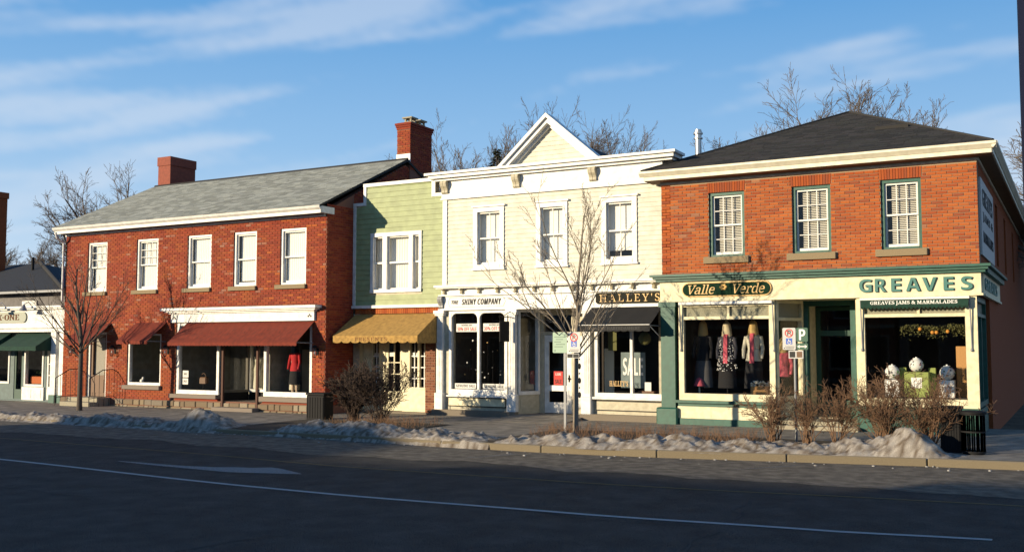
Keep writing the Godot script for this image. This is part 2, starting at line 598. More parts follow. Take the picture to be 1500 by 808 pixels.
	mat("wood", lin(0.15, 0.075, 0.035), 0.6, fine, 1.0)
	mat("gold_leaf", lin(0.58, 0.36, 0.12), 0.45)
	mat("sign_dark", lin(0.022, 0.022, 0.015), 0.75, fine, 1.0).metallic_specular = 0.25
	mat("sign_green", lin(0.004, 0.026, 0.012), 0.75, fine, 1.0).metallic_specular = 0.25
	mat("letter_green", lin(0.035, 0.15, 0.13), 0.5)
	mat("letter_edge", lin(0.012, 0.055, 0.045), 0.5)
	mat("ink", lin(0.012, 0.012, 0.012), 0.7)
	mat("ink_red", lin(0.50, 0.03, 0.025), 0.7)
	mat("paper", lin(0.78, 0.77, 0.72), 0.85)
	mat("sign_white", lin(0.52, 0.52, 0.51), 0.5, fine, 1.0)
	mat("sign_blue", lin(0.015, 0.08, 0.42), 0.5)
	mat("street_green", lin(0.008, 0.075, 0.045), 0.45)
	mat("pale_green", lin(0.22, 0.34, 0.25), 0.5)
	mat("cloth_black", lin(0.012, 0.012, 0.014), 0.95, weave, 3.0)
	mat("cloth_grey", lin(0.10, 0.10, 0.10), 0.95, weave, 3.0)
	mat("cloth_red", lin(0.45, 0.015, 0.02), 0.9, weave, 3.0)
	mat("cloth_pink", lin(0.58, 0.10, 0.14), 0.9, weave, 3.0)
	mat("cloth_cream", lin(0.66, 0.63, 0.50), 0.95, weave, 3.0)
	mat("dapple", Color(1, 1, 1), 0.9, null, 1.0, null, true)
	mat("skin_form", lin(0.48, 0.36, 0.25), 0.6)
	mat("hair_form", lin(0.55, 0.38, 0.14), 0.8, fine, 3.0)
	mat("terracotta", lin(0.52, 0.13, 0.03), 0.8, fine, 2.0)
	mat("leaf", lin(0.03, 0.06, 0.015), 0.8)
	mat("label_green", lin(0.24, 0.29, 0.07), 0.7)
	mat("orange", lin(0.62, 0.27, 0.04), 0.7, fine, 1.0)
	mat("pale_wood", lin(0.50, 0.26, 0.08), 0.7, fine, 1.0)
	var g := StandardMaterial3D.new()
	g.resource_name = "glass"
	g.transparency = BaseMaterial3D.TRANSPARENCY_ALPHA
	g.albedo_color = Color(0.04, 0.05, 0.05, 0.05)
	g.roughness = 0.02
	g.metallic_specular = 0.5
	M.glass = g

# heights of the ground and the lines of kerb and paint, as measured
func poly_at(pts: Array, x: float) -> float:
	if x <= pts[0][0]: return pts[0][1]
	for i in pts.size() - 1:
		if x <= pts[i + 1][0]:
			var t: float = (x - pts[i][0]) / (pts[i + 1][0] - pts[i][0])
			t = lerpf(t, t * t * (3 - 2 * t), 0.5)
			return lerpf(pts[i][1], pts[i + 1][1], t)
	return pts[-1][1]

func sy(x: float) -> float:
	return poly_at([[-34.0, 0.075], [-20.0, 0.085], [-14.0, 0.12], [-9.0, 0.14]], x)

func zk(x: float) -> float:
	return poly_at([[-60.0, 6.6], [-27.0, 6.7], [-15.0, 6.8], [-11.0, 7.0], [-8.5, 6.9], [-6.6, 6.58], [-4.4, 6.1], [-2.1, 5.6], [1.0, 5.2], [12.0, 5.0]], x)

func strip(m: MB, pts: Array, w: float, y: float, x0: float, x1: float, step := 0.5) -> void:
	var x := x0
	while x < x1 - 0.001:
		var b := minf(x + step, x1)
		var za := poly_at(pts, x); var zb := poly_at(pts, b)
		m.quad(Vector3(x, y, za + w / 2), Vector3(x, y, za - w / 2), Vector3(b, y, zb - w / 2), Vector3(b, y, zb + w / 2))
		x = b

func setting() -> void:
	var m := MB.new()
	m.quad(Vector3(-400, -0.06, 300), Vector3(-400, -0.06, -400), Vector3(300, -0.06, -400), Vector3(300, -0.06, 300))
	tag(kind(obj("ground", m, M.field), "structure"), "brown winter ground stretching out behind the shops")
	m = MB.new()
	var x := -150.0
	while x < 80.0:
		var b := x + 1.0
		m.quad(Vector3(x, 0, 30.2), Vector3(x, 0, zk(x) - 0.05), Vector3(b, 0, zk(b) - 0.05), Vector3(b, 0, 30.2))
		x = b
	tag(kind(obj("road", m, M.asphalt), "structure"), "dark asphalt road in front of the shops")
	# salt-pale kerb lane, brightened to paint in the sunlit band; edge roughened by noise
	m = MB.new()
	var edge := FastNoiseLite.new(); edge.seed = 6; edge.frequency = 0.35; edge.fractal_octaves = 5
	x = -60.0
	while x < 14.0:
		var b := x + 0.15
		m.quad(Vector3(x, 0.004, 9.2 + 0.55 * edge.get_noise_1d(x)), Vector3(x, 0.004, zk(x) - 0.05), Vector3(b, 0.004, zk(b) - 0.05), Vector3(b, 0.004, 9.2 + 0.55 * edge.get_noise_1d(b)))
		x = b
	tag(kind(obj("parking_lane_sun_tint", m, M.pale_asphalt_sun_tint), "structure"), "salt-bleached strip of road beside the kerb with sunlight painted into its colour")
	m = MB.new()
	x = -150.0
	while x < 60.0:
		var b := x + 1.0
		m.quad(Vector3(x, sy(x), zk(x) - 0.14), Vector3(x, sy(x), -2.0), Vector3(b, sy(b), -2.0), Vector3(b, sy(b), zk(b) - 0.14))
		x = b
	tag(kind(obj("pavement", m, M.concrete), "structure"), "concrete pavement between the kerb and the shop fronts")
	# kerb stones, each a piece
	m = MB.new()
	m.box(-150, -40, -0.05, 0.07, 6.45, 6.6)
	var kerb := obj("kerb", m, M.kerb_concrete)
	tag(kind(kerb, "structure"), "pale concrete kerb along the shop side of the road")
	x = -40.0
	while x < 6.0:
		var b := x + 2.35
		var za := zk(x); var zb := zk(b)
		var d := Vector3(b - x, sy(b) - sy(x), zb - za)
		var s := MB.new()
		var xa := d.normalized()
		var za_ := xa.cross(Vector3.UP).normalized()
		s.use(Transform3D(Basis(xa, za_.cross(xa).normalized(), za_), Vector3(x, sy(x), za)))
		var drop := 0.0
		s.soft_box(0.008, d.length() - 0.008, -0.25, 0.006 - drop, -0.15, 0.0, 0.018)
		obj("kerb_stone", s, M.kerb_concrete, kerb)
		x = b
	m = MB.new()
	strip(m, [[-60.0, 11.5], [-30.0, 12.4], [-17.9, 12.95], [-11.3, 13.38], [-9.28, 13.4], [-5.6, 13.2], [-2.7, 12.87], [-0.83, 12.52]], 0.11, 0.006, -60, -0.9)
	tag(kind(obj("lane_line", m, M.line_white), "structure"), "long thin white lane line painted on the road")
	m = MB.new()
	strip(m, [[-60.0, 10.0], [-21.8, 10.27], [-15.9, 10.4], [-11.4, 10.72], [-6.9, 10.55], [-5.2, 10.38], [-2.4, 9.95], [-0.8, 9.75], [6.0, 9.4]], 0.07, 0.006, -60, 6)
	tag(kind(obj("centre_line", m, M.line_yellow), "structure"), "faint worn yellow line along the road")
	m = MB.new()
	var arrow := [[-15.6, 12.05, 12.10], [-15.0, 12.02, 12.16], [-14.4, 12.03, 12.22], [-13.8, 11.98, 12.24], [-13.3, 11.86, 12.26], [-13.0, 11.70, 12.27], [-12.7, 11.62, 12.29], [-12.45, 11.42, 12.24], [-12.2, 11.47, 12.16], [-11.9, 11.60, 12.06], [-11.6, 11.74, 11.97], [-11.38, 11.85, 11.88]]
	for i in arrow.size() - 1:
		var p: Array = arrow[i]; var q: Array = arrow[i + 1]
		m.quad(Vector3(p[0], 0.006, p[2]), Vector3(p[0], 0.006, p[1]), Vector3(q[0], 0.006, q[1]), Vector3(q[0], 0.006, q[2]))
	tag(kind(obj("road_arrow", m, M.line_worn), "structure"), "worn white arrow painted on the road")
	m = MB.new()
	for q in [[-7.6, -6.2], [-5.3, -4.4], [-10.3, -9.7]]:
		m.quad(Vector3(q[0], 0.009, zk(q[0]) + 1.55), Vector3(q[0] + 0.1, 0.009, zk(q[0]) + 1.45), Vector3(q[1], 0.009, zk(q[1]) + 0.5), Vector3(q[1] - 0.1, 0.009, zk(q[1]) + 0.55))
	tag(kind(obj("parking_lines", m, M.line_worn), "structure"), "worn slanting parking lines beside the kerb")
	m = MB.new()
	var cr := RandomNumberGenerator.new(); cr.seed = 88
	for i in 16:
		var p := Vector3(cr.randf_range(-26, 0), 0.005, cr.randf_range(9.8, 19))
		var go := Vector3(1, 0, cr.randf_range(-0.12, 0.12)) if cr.randf() < 0.55 else Vector3(cr.randf_range(-0.4, 0.4), 0, 1)
		for k in cr.randi_range(8, 26):
			var q := p + (go.normalized() + Vector3(cr.randfn(), 0, cr.randfn()) * 0.28) * 0.22
			var w := go.normalized().cross(Vector3.UP) * cr.randf_range(0.008, 0.018)
			m.quad(p - w, p + w, q + w, q - w)
			p = q
	kind(tag(obj("tar_cracks", m, M.roof_deck), "thin black tar-sealed cracks wandering over the road"), "structure")
	# planting beds between kerb and pavement
	for q in [[-18.6, -14.0, 3.2], [-10.9, -2.2, 3.3]]:
		m = MB.new()
		x = q[0]
		while x < q[1] - 0.01:
			var b := minf(x + 0.6, q[1])
			m.quad(Vector3(x, sy(x) + 0.02, zk(x) - 0.16), Vector3(x, sy(x) + 0.02, q[2]), Vector3(b, sy(b) + 0.02, q[2]), Vector3(b, sy(b) + 0.02, zk(b) - 0.16))
			x = b
		kind(tag(obj("planting_bed", m, M.earth), "bare brown earth bed behind the kerb"), "structure")
	snow("snow_bank", -34.0, -17.9, 1.45, 0.20, [[-19.4, 0.36, 0.8], [-22.8, 0.10, 0.8]], 0.2, 5, "ridge of grey old snow along the kerb before the red awnings")
	snow("snow_bank", -17.3, -10.6, 1.4, 0.27, [[-14.6, 0.10, 1.6]], 0.05, 9, "shaded ridge of grey old snow before the gold awning")
	snow("snow_bank", -10.9, -1.75, 1.2, 0.29, [[-2.75, 0.26, 0.7], [-7.4, 0.06, 0.8]], -0.05, 13, "dirty sunlit ridge of old snow along the kerb before the green corner shop")
	snow("snow_patch", -6.6, -2.9, 1.0, 0.13, [], -1.7, 19, "thin patch of snow under the bare shrubs")
	snow_bits()

# a lumpy ridge of old snow; lumps lists [x, extra height, reach]; out shifts it towards the road
func snow(called: String, x0: float, x1: float, wide: float, tall: float, lumps: Array, out: float, sd: int, label: String) -> void:
	var a := FastNoiseLite.new(); a.seed = sd; a.frequency = 0.95; a.fractal_octaves = 5; a.fractal_gain = 0.6
	var d := FastNoiseLite.new(); d.seed = sd + 50; d.frequency = 2.6; d.fractal_octaves = 4
	var e := FastNoiseLite.new(); e.seed = sd + 90; e.frequency = 3.4; e.noise_type = FastNoiseLite.TYPE_CELLULAR
	var st := 0.055
	var nx := int((x1 - x0) / st); var nz := int(wide / st)
	var h := PackedFloat32Array(); h.resize((nx + 1) * (nz + 1))
	var cols := PackedColorArray(); cols.resize(h.size())
	for i in nx + 1:
		var x := x0 + i * st
		var end := clampf(minf(x - x0, x1 - x) / 0.7, 0, 1)
		var more := 0.0
		for l in lumps: more += l[1] * exp(-pow((x - l[0]) / l[2], 2) * 2.0)
		for j in nz + 1:
			var t := float(j) / nz
			var z := zk(x) - wide + 0.05 + out + j * st
			var prof := pow(maxf(0.0, sin(PI * pow(t, 1.25))), 0.75)
			var q := (tall * (0.75 + 0.75 * a.get_noise_2d(x, z)) + more) * prof * (0.35 + 0.65 * end)
			q += (d.get_noise_2d(x * 2.4, z * 2.4) * 0.06 + e.get_noise_2d(x * 1.2, z * 1.2) * 0.06) * minf(1, q * 6)
			var floor_y := (sy(x) if z < zk(x) - 0.02 else 0.0)
			h[i * (nz + 1) + j] = floor_y - 0.03 + q * (0.2 + 0.8 * end)
			var dirt := clampf(0.42 + 1.0 * d.get_noise_2d(x * 1.5 + 30, z * 1.5) + 0.9 * d.get_noise_2d(x * 4 + 9, z * 4), 0, 1)
			cols[i * (nz + 1) + j] = Color(0.66, 0.60, 0.52).lerp(Color(0.17, 0.115, 0.065), dirt)
	var m := MB.new()
	var pos := PackedVector3Array(); pos.resize(h.size())
	var nor := PackedVector3Array(); nor.resize(h.size())
	for i in nx + 1:
		for j in nz + 1:
			var k := i * (nz + 1) + j
			pos[k] = Vector3(x0 + i * st, h[k], zk(x0 + i * st) - wide + 0.05 + out + j * st)
			var hx := h[mini(i + 1, nx) * (nz + 1) + j] - h[maxi(i - 1, 0) * (nz + 1) + j]
			var hz := h[i * (nz + 1) + mini(j + 1, nz)] - h[i * (nz + 1) + maxi(j - 1, 0)]
			nor[k] = Vector3(-hx, 2 * st, -hz).normalized()
	for i in nx:
		for j in nz:
			var p := i * (nz + 1) + j
			for k in [p + 1, p, p + nz + 1, p + 1, p + nz + 1, p + nz + 2]:
				m.col = cols[k]
				m.add(pos[k], nor[k])
	kind(tag(obj(called, m, M.snow, self, Vector3((x0 + x1) / 2, sy(x0), zk((x0 + x1) / 2) - wide / 2)), label, "snow"), "stuff")

func snow_bits() -> void:
	var r := RandomNumberGenerator.new(); r.seed = 61
	var m := MB.new()
	for i in 120:
		var x := r.randf_range(-30, -0.5)
		var z := zk(x) + 0.02 + absf(r.randfn(0.0, 0.16))
		if r.randf() < 0.25: z = zk(x) + r.randf() * 0.8
		var s := r.randf_range(0.008, 0.026)
		var g := r.randf_range(0.35, 0.75)
		m.col = Color(g, g * 0.97, g * 0.93)
		m.ball(Vector3(x, s * 0.4, z), s * r.randf_range(0.8, 1.8), s * 0.7, s, 6)
	kind(tag(obj("snow_crumbs", m, M.snow), "small crumbs of ice and snow scattered along the gutter", "snow"), "stuff")

# inside of a building: side walls, back, floors; keeps daylight out except through the windows
func shell(parent: Node, x0: float, x1: float, zb: float, zf: float, y0: float, y1: float, storeys: Array, outer: Material) -> void:
	var th := 0.25
	var m := MB.new()
	m.box(x0, x0 + th, y0, y1, zb, zf)
	m.box(x0 + th, x1 - th, y0, y1, zb, zb + th)
	obj("wall", m, outer, parent)
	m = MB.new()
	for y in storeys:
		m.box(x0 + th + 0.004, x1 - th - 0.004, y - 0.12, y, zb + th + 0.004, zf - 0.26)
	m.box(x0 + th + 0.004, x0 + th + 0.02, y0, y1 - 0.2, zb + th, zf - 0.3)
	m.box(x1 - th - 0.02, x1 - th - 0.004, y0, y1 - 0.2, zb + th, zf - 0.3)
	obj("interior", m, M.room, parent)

# box between two points of the plan, from y0 to y1, th thick towards the back
func plan(ax: float, az: float, bx: float, bz: float) -> Transform3D:
	var u := Vector3(bx - ax, 0, bz - az).normalized()
	return Transform3D(Basis(u, Vector3.UP, u.cross(Vector3.UP)), Vector3(ax, 0, az))

# shop window in the plane t: frame, panes between mullions, optional transom lights above
func shop_window(parent: Node, t: Transform3D, x0: float, x1: float, y0: float, y1: float, mulls: Array, fr: float, fm: Material, foot := 0.0, transom := 0.0, mid := -1.0) -> MeshInstance3D:
	var m := MB.new()
	m.use(t)
	var ft := foot if foot > 0 else fr
	m.box(x0, x0 + fr, y0, y1, -0.10, 0.03)
	m.box(x1 - fr, x1, y0, y1, -0.10, 0.03)
	m.box(x0 + fr, x1 - fr, y1 - fr, y1, -0.10, 0.03)
	m.box(x0 + fr, x1 - fr, y0, y0 + ft, -0.10, 0.03)
	var top := y1 - fr
	if transom > 0:
		m.box(x0 + fr, x1 - fr, transom, transom + 0.075, -0.10, 0.028)
		if mid > -900: m.box(mid - 0.03, mid + 0.03, transom + 0.075, top, -0.09, 0.02)
		top = transom
	for q in mulls:
		m.box(q - 0.035, q + 0.035, y0 + ft, top, -0.09, 0.02)
	var w := obj("shop_window", m, fm, parent)
	var xs := [x0 + fr]
	for q in mulls: xs.append(q)
	xs.append(x1 - fr)
	for i in xs.size() - 1:
		pane(w, xs[i], xs[i + 1], y0 + ft, top, -0.04, null, t)
	if transom > 0:
		pane(w, x0 + fr, x1 - fr, transom + 0.07, y1 - fr, -0.05, M.ribbed_glass, t)
	return w

func gooseneck(m: MB, x: float, y: float, z: float) -> void:
	m.rod([Vector3(x, y, z), Vector3(x, y + 0.12, z + 0.08), Vector3(x, y + 0.10, z + 0.22)], 0.012, 5)
	m.loft([[Vector3(x, y + 0.0, z + 0.24), 0.10, 0.10], [Vector3(x, y + 0.06, z + 0.24), 0.06, 0.06], [Vector3(x, y + 0.12, z + 0.22), 0.02, 0.02]], 10)

func corner_brick_building() -> void:
	var rg := StandardMaterial3D.new()
	rg.resource_name = "ribbed_glass"
	rg.albedo_color = lin(0.36, 0.35, 0.26)
	rg.roughness = 0.25
	rg.uv1_triplanar = true; rg.uv1_world_triplanar = true
	rg.normal_enabled = true
	rg.normal_texture = bump_tex(0.35, 8.0, 91, 2)
	rg.uv1_scale = Vector3.ONE * 3.0
	M.ribbed_glass = rg
	var z := 0.3
	var X0 := -9.36; var X1 := -1.86
	var b := thing("corner_brick_building", "orange brick corner shop with green woodwork and a black hipped roof", "building", Vector3(-5.6, 0.0, z))
	var wins := [[-8.09, -7.17, 4.36, 6.0], [-5.99, -5.07, 4.36, 6.0], [-3.93, -3.04, 4.36, 6.0]]
	var m := MB.new()
	wall(m, X0, X1, 3.75, 6.5, z, 0.25, wins)
	obj("wall", m, M.mortar, b)
	m = MB.new()
	var side_ops := [[-0.05, 2.5, -0.2, 3.25], [5.6, 6.5, 4.3, 6.0], [9.2, 10.1, 4.3, 6.0], [13.5, 14.4, 4.3, 6.0]]
	m.use(Transform3D(Basis(Vector3(0, 0, -1), Vector3.UP, Vector3(1, 0, 0)), Vector3(X1, 0, z)))
	wall(m, 0.25, 23.3, -0.1, 6.5, 0.0, 0.25, side_ops)
	m.plain()
	obj("side_wall", m, M.side_brick, b)
	shell(b, X0, X1, -23.0, z, -0.1, 6.5, [0.3, 3.45, 6.3], M.side_brick)
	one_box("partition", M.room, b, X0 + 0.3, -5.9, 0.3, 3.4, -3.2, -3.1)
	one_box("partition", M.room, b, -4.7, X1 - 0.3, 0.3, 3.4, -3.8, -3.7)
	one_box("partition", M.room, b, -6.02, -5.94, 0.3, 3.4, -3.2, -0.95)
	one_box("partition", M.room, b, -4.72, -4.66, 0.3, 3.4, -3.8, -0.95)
	# brick skin
	var ops := []
	for w in wins:
		ops.append([w[0], w[1], w[2] - 0.165, w[3]])
		ops.append([w[0] - 0.14, w[1] + 0.14, w[2] - 0.165, w[2] + 0.005])
		ops.append([w[0] - 0.035, w[1] + 0.035, w[3], 6.265])
	var tones := []
	for i in 6: tones.append(M["brick_tone%d" % i].albedo_color.srgb_to_linear())
	var nz := FastNoiseLite.new(); nz.seed = 3; nz.frequency = 0.9
	var patch := func(x: float, y: float, c: Color, r: RandomNumberGenerator) -> Color:
		var k := 1.0 + 0.16 * nz.get_noise_2d(x, y * 1.5) + r.randf_range(-0.07, 0.07)
		var out := Color(c.r * k, c.g * k, c.b * k)
		if r.randf() < 0.015: out = out.lerp(Color(0.5, 0.36, 0.24), 0.35)
		return out
	var mats := []
	for i in [0, 1, 2, 0, 3, 4, 1, 5]: mats.append(M["brick_tone%d" % i])
	lay_bricks(b, Transform3D(Basis(), Vector3(0, 0, z)), X0, X1, 3.93, 6.29, ops, tones, patch, 290, mats, 5)
	for w in wins:
		# flat arch of standing bricks
		var n := 15
		var mid: float = (w[0] + w[1]) / 2
		for i in n:
			var a0: float = w[0] - 0.022 + (w[1] - w[0] + 0.044) * i / n
			var a1: float = w[0] - 0.022 + (w[1] - w[0] + 0.044) * (i + 1) / n - 0.01
			var lean := 1.02
			var s := MB.new()
			var zf := z + 0.014
			s.hexa([Vector3(a0, 6.003, zf), Vector3(a1, 6.003, zf), Vector3(a1, 6.003, z - 0.02), Vector3(a0, 6.003, z - 0.02), Vector3(mid + (a0 - mid) * lean, 6.255, zf), Vector3(mid + (a1 - mid) * lean, 6.255, zf), Vector3(mid + (a1 - mid) * lean, 6.255, z - 0.02), Vector3(mid + (a0 - mid) * lean, 6.255, z - 0.02)])
			obj("arch_brick", s, mats[[1, 4, 7, 4, 6, 7, 1, 4][rng.randi() % 8]], b)
		var win := sash_window(b, w[0], w[1], w[2], w[3], z - 0.07, 3, 2, 0.075, M.green_paint, M.white_paint, 0.02, 0.12)
		var s := MB.new()
		s.soft_box(w[0] - 0.13, w[1] + 0.11, w[2] - 0.16, w[2], z - 0.15, z + 0.10, 0.012)
		obj("sill", s, M.sandstone, win)
		s = MB.new()
		var y: float = w[2] + 0.08
		while y < w[3] - 0.08:
			var xa: float = w[0] + 0.22; var xb: float = w[1] - 0.08
			s.hexa([Vector3(xa, y, z - 0.19), Vector3(xb, y, z - 0.19), Vector3(xb, y + 0.022, z - 0.215), Vector3(xa, y + 0.022, z - 0.215), Vector3(xa, y + 0.003, z - 0.19), Vector3(xb, y + 0.003, z - 0.19), Vector3(xb, y + 0.025, z - 0.215), Vector3(xa, y + 0.025, z - 0.215)])
			y += 0.042
		obj("blind", s, M.blind, win)
	# dark side windows
	for o in side_ops.slice(1):
		m = MB.new()
		m.use(Transform3D(Basis(Vector3(0, 0, -1), Vector3.UP, Vector3(1, 0, 0)), Vector3(X1 - 0.1, 0, z)))
		m.box(o[0], o[0] + 0.07, o[2], o[3], -0.05, 0.03); m.box(o[1] - 0.07, o[1], o[2], o[3], -0.05, 0.03)
		m.box(o[0] + 0.07, o[1] - 0.07, o[2], o[2] + 0.07, -0.05, 0.03); m.box(o[0] + 0.07, o[1] - 0.07, o[3] - 0.07, o[3], -0.05, 0.03)
		m.box(o[0] + 0.07, o[1] - 0.07, (o[2] + o[3]) / 2 - 0.02, (o[2] + o[3]) / 2 + 0.02, -0.05, 0.02)
		var sw := obj("side_window", m, M.dark_green, b)
		pane(sw, o[0] + 0.06, o[1] - 0.06, o[2] + 0.06, o[3] - 0.06, -0.02, null, Transform3D(Basis(Vector3(0, 0, -1), Vector3.UP, Vector3(1, 0, 0)), Vector3(X1 - 0.1, 0, z)))
	# eaves
	var E0 := -9.72; var E1 := -1.48; var ze := z + 0.45
	m = MB.new()
	m.box(X0 - 0.02, X1 + 0.02, 6.29, 6.355, z, z + 0.045)
	m.box(X1, X1 + 0.045, 6.29, 6.355, -23, z + 0.02)
	obj("frieze_board", m, M.cream_trim, b)
	m = MB.new()
	m.box(E0 + 0.05, E1 - 0.05, 6.36, 6.40, z - 0.2, ze - 0.05)
	m.box(X1 - 0.2, E1 - 0.05, 6.36, 6.40, -23.3, z - 0.21)
	obj("soffit", m, M.soffit_brown, b)
	m = MB.new()
	m.box(E0 + 0.04, E1 - 0.04, 6.37, 6.48, ze - 0.049, ze - 0.015)
	m.box(E1 - 0.049, E1 - 0.015, 6.37, 6.48, -23.3, ze - 0.05)
	obj("fascia", m, M.cream_trim, b)
	m = MB.new()
	var gut := PackedVector2Array([Vector2(0, 0), Vector2(0.03, -0.02), Vector2(0.075, 0.03), Vector2(0.115, 0.07), Vector2(0.115, 0.125), Vector2(0.10, 0.125), Vector2(0.0, 0.125)])
	m.use(Transform3D(Basis(Vector3(0, 0, 1), Vector3(0, 1, 0), Vector3(-1, 0, 0)), Vector3(0, 6.485, ze - 0.03)))
	m.prism(gut, -(E1 + 0.06), -(E0 - 0.06))
	m.use(Transform3D(Basis(Vector3(1, 0, 0), Vector3(0, 1, 0), Vector3(0, 0, 1)), Vector3(E1 - 0.03, 6.485, 0)))
	m.prism(gut, -23.3, ze + 0.06)
	obj("gutter", m, M.cream_trim, b)
	# hipped roof
	var ap := Vector3(-5.57, 8.86, -4.95); var bk := Vector3(-5.57, 8.86, -18.2)
	var c0 := Vector3(E0, 6.615, ze + 0.05); var c1 := Vector3(E1, 6.615, ze + 0.05); var c2 := Vector3(E1, 6.615, -23.4); var c3 := Vector3(E0, 6.615, -23.4)
	m = MB.new()
	m.tri(c0, ap, c1)
	m.quad(c1, ap, bk, c2)
	m.tri(c2, bk, c3)
	m.quad(c3, bk, ap, c0)
	m.quad(c0 - Vector3(0, 0.02, 0), c1 - Vector3(0, 0.02, 0), c2 - Vector3(0, 0.02, 0), c3 - Vector3(0, 0.02, 0))
	var roof := obj("roof", m, M.roof_deck, b)
	var up := (ap - (c0 + c1) / 2)
	up.x = 0
	var L := up.length()
	var dk := []
	for i in 5:
		var g := 0.018 + 0.006 * i
		dk.append(Color(g * 1.05, g, g * 0.98))
	var wdt := c1.x - c0.x
	shingles(roof, c0, Vector3(1, 0, 0), up / L, int(L / 0.14), 0.14, func(s): return [(ap.x - c0.x) * s / L, wdt - (c1.x - ap.x) * s / L], dk, M.black_shingle, 4)
	m = MB.new()
	m.tube(c0 + Vector3(0, 0.01, 0), ap + Vector3(0, 0.02, 0), 0.035, 0.035, 6)
	m.tube(c1 + Vector3(0, 0.01, 0), ap + Vector3(0, 0.02, 0), 0.035, 0.035, 6)
	obj("hip_cap", m, M.roof_deck, roof)
	one_box("roof_vent", M.roof_deck, roof, -4.35, -3.55, 7.62, 7.70, -2.05, -1.75)
	# shop front: cornice, name panel
	m = MB.new()
	m.box(-9.60, -1.62, 3.885, 3.945, z + 0.002, z + 0.30)
	m.box(-9.54, -1.68, 3.825, 3.884, z + 0.002, z + 0.23)
	m.box(-9.48, -1.74, 3.765, 3.824, z + 0.002, z + 0.16)
	m.box(X1 + 0.002, -1.62, 3.885, 3.945, -5.5, z + 0.001)
	m.box(X1 + 0.002, -1.70, 3.765, 3.884, -5.5, z + 0.001)
	obj("cornice", m, M.green_paint, b)
	m = MB.new()
	m.box(-9.40, -1.84, 3.30, 3.764, z - 0.25, z + 0.06)
	m.box(X1 + 0.004, X1 + 0.05, 3.30, 3.764, -5.4, z - 0.251)
	var panel := obj("sign_panel", m, M.cream_paint, b)
	tag(panel, "long cream name panel above the shop windows")
	m = MB.new()
	m.box(-9.42, -1.80, 3.25, 3.299, z - 0.2, z + 0.10)
	m.box(X1 + 0.004, X1 + 0.09, 3.25, 3.299, -5.4, z - 0.21)
	obj("moulding", m, M.cream_paint, b)
	var word := "GREAVES"
	var xs := [-4.44, -4.09, -3.73, -3.41, -3.06, -2.61, -2.25]
	var wd := [0.28, 0.25, 0.21, 0.31, 0.31, 0.21, 0.24]
	var ft := font("Droid Sans", true)
	for i in 7:
		var edge := lettering("letter_edge", word[i], ft, M.letter_edge, panel, Transform3D(), xs[i] + 0.015, xs[i] + wd[i] + 0.018, 3.365, 3.665, z + 0.061, 0.02)
		lettering("letter", word[i], ft, M.letter_green, panel, Transform3D(), xs[i], xs[i] + wd[i], 3.38, 3.685, z + 0.083, 0.02)
	var side_t := Transform3D(Basis(Vector3(0, 0, -1), Vector3.UP, Vector3(1, 0, 0)), Vector3(X1, 0, z))
	lettering("side_lettering", "GREAVES", ft, M.letter_green, panel, side_t, 0.5, 4.4, 3.40, 3.68, 0.052, 0.02)
	# board on the side wall
	m = MB.new(); m.use(side_t); m.box(0.25, 4.1, 4.18, 5.95, 0.004, 0.05)
	var board := obj("side_sign", m, M.sign_white, b)
	tag(board, "white board with dark lettering on the shaded side wall")
	var rows := [["GREAVES", 5.35, 5.75], ["JAMS &", 4.95, 5.2], ["MARMALADES", 4.5, 4.75]]
	for q in rows: lettering("lettering", q[0], font("Droid Serif", true), M.ink, board, side_t, 0.6, 3.7, q[1], q[2], 0.051, 0.006)
	# oval-ended sign with gold script
	var cy := 3.545
	m = MB.new()
	for k in 2:
		var pts := PackedVector2Array()
		var e := 0.0 if k == 0 else 0.03
		var x0 := -8.80 + e; var x1 := -6.50 - e; var h := 0.185 - e
		for i in 9:
			var a := PI / 2 + PI * i / 8
			pts.append(Vector2(x0 + h + cos(a) * h, cy + sin(a) * h))
		for i in 9:
			var a := -PI / 2 + PI * i / 8
			pts.append(Vector2(x1 - h + cos(a) * h, cy + sin(a) * h))
		if k == 0:
			m.prism(pts, z + 0.062, z + 0.10)
			var s := obj("oval_sign", m, M.gold_leaf, panel)
			tag(s, "dark green oval-ended sign with gold script lettering")
		else:
			m = MB.new()
			m.prism(pts, z + 0.101, z + 0.112)
			obj("oval_sign_face", m, M.sign_green, panel)
	var sc := font("Droid Serif", false, 0.30, -1)
	lettering("lettering", "Valle", sc, M.gold_leaf, panel, Transform3D(), -8.62, -7.92, 3.43, 3.67, z + 0.113, 0.008)
	lettering("lettering", "Verde", sc, M.gold_leaf, panel, Transform3D(), -7.45, -6.66, 3.43, 3.67, z + 0.113, 0.008)
	m = MB.new()
	for i in 6:
		var a := TAU * i / 6
		m.ball(Vector3(-7.70 + cos(a) * 0.06, cy + 0.05 + sin(a) * 0.05, z + 0.115), 0.045, 0.035, 0.012, 8)
	obj("flower", m, M.gold_leaf, panel)
	# pilaster
	m = MB.new()
	m.box(-9.38, -9.00, 0.55, 3.25, z - 0.05, z + 0.09)
	m.box(-9.43, -8.97, 3.12, 3.249, z - 0.05, z + 0.13)
	m.soft_box(-9.50, -8.94, 0.0, 0.56, z - 0.05, z + 0.17, 0.03)
	obj("pilaster", m, M.green_paint, b)
	# left display window and what is below it
	var I := Transform3D(Basis(), Vector3(0, 0, z))
	var vw := shop_window(b, I, -8.92, -6.46, 0.76, 3.249, [], 0.135, M.cream_paint, 0.17, 2.79, -7.62)
	tag(vw, "large cream framed display window")
	m = MB.new()
	m.box(-8.99, -6.44, 0.69, 0.759, z - 0.1, z + 0.13)
	m.box(-8.99, -6.46, 0.0, 0.30, z - 0.1, z + 0.07)
	m.box(-8.99, -6.46, 0.601, 0.689, z - 0.1, z + 0.02)
	obj("base", m, M.green_paint, b)
	m = MB.new()
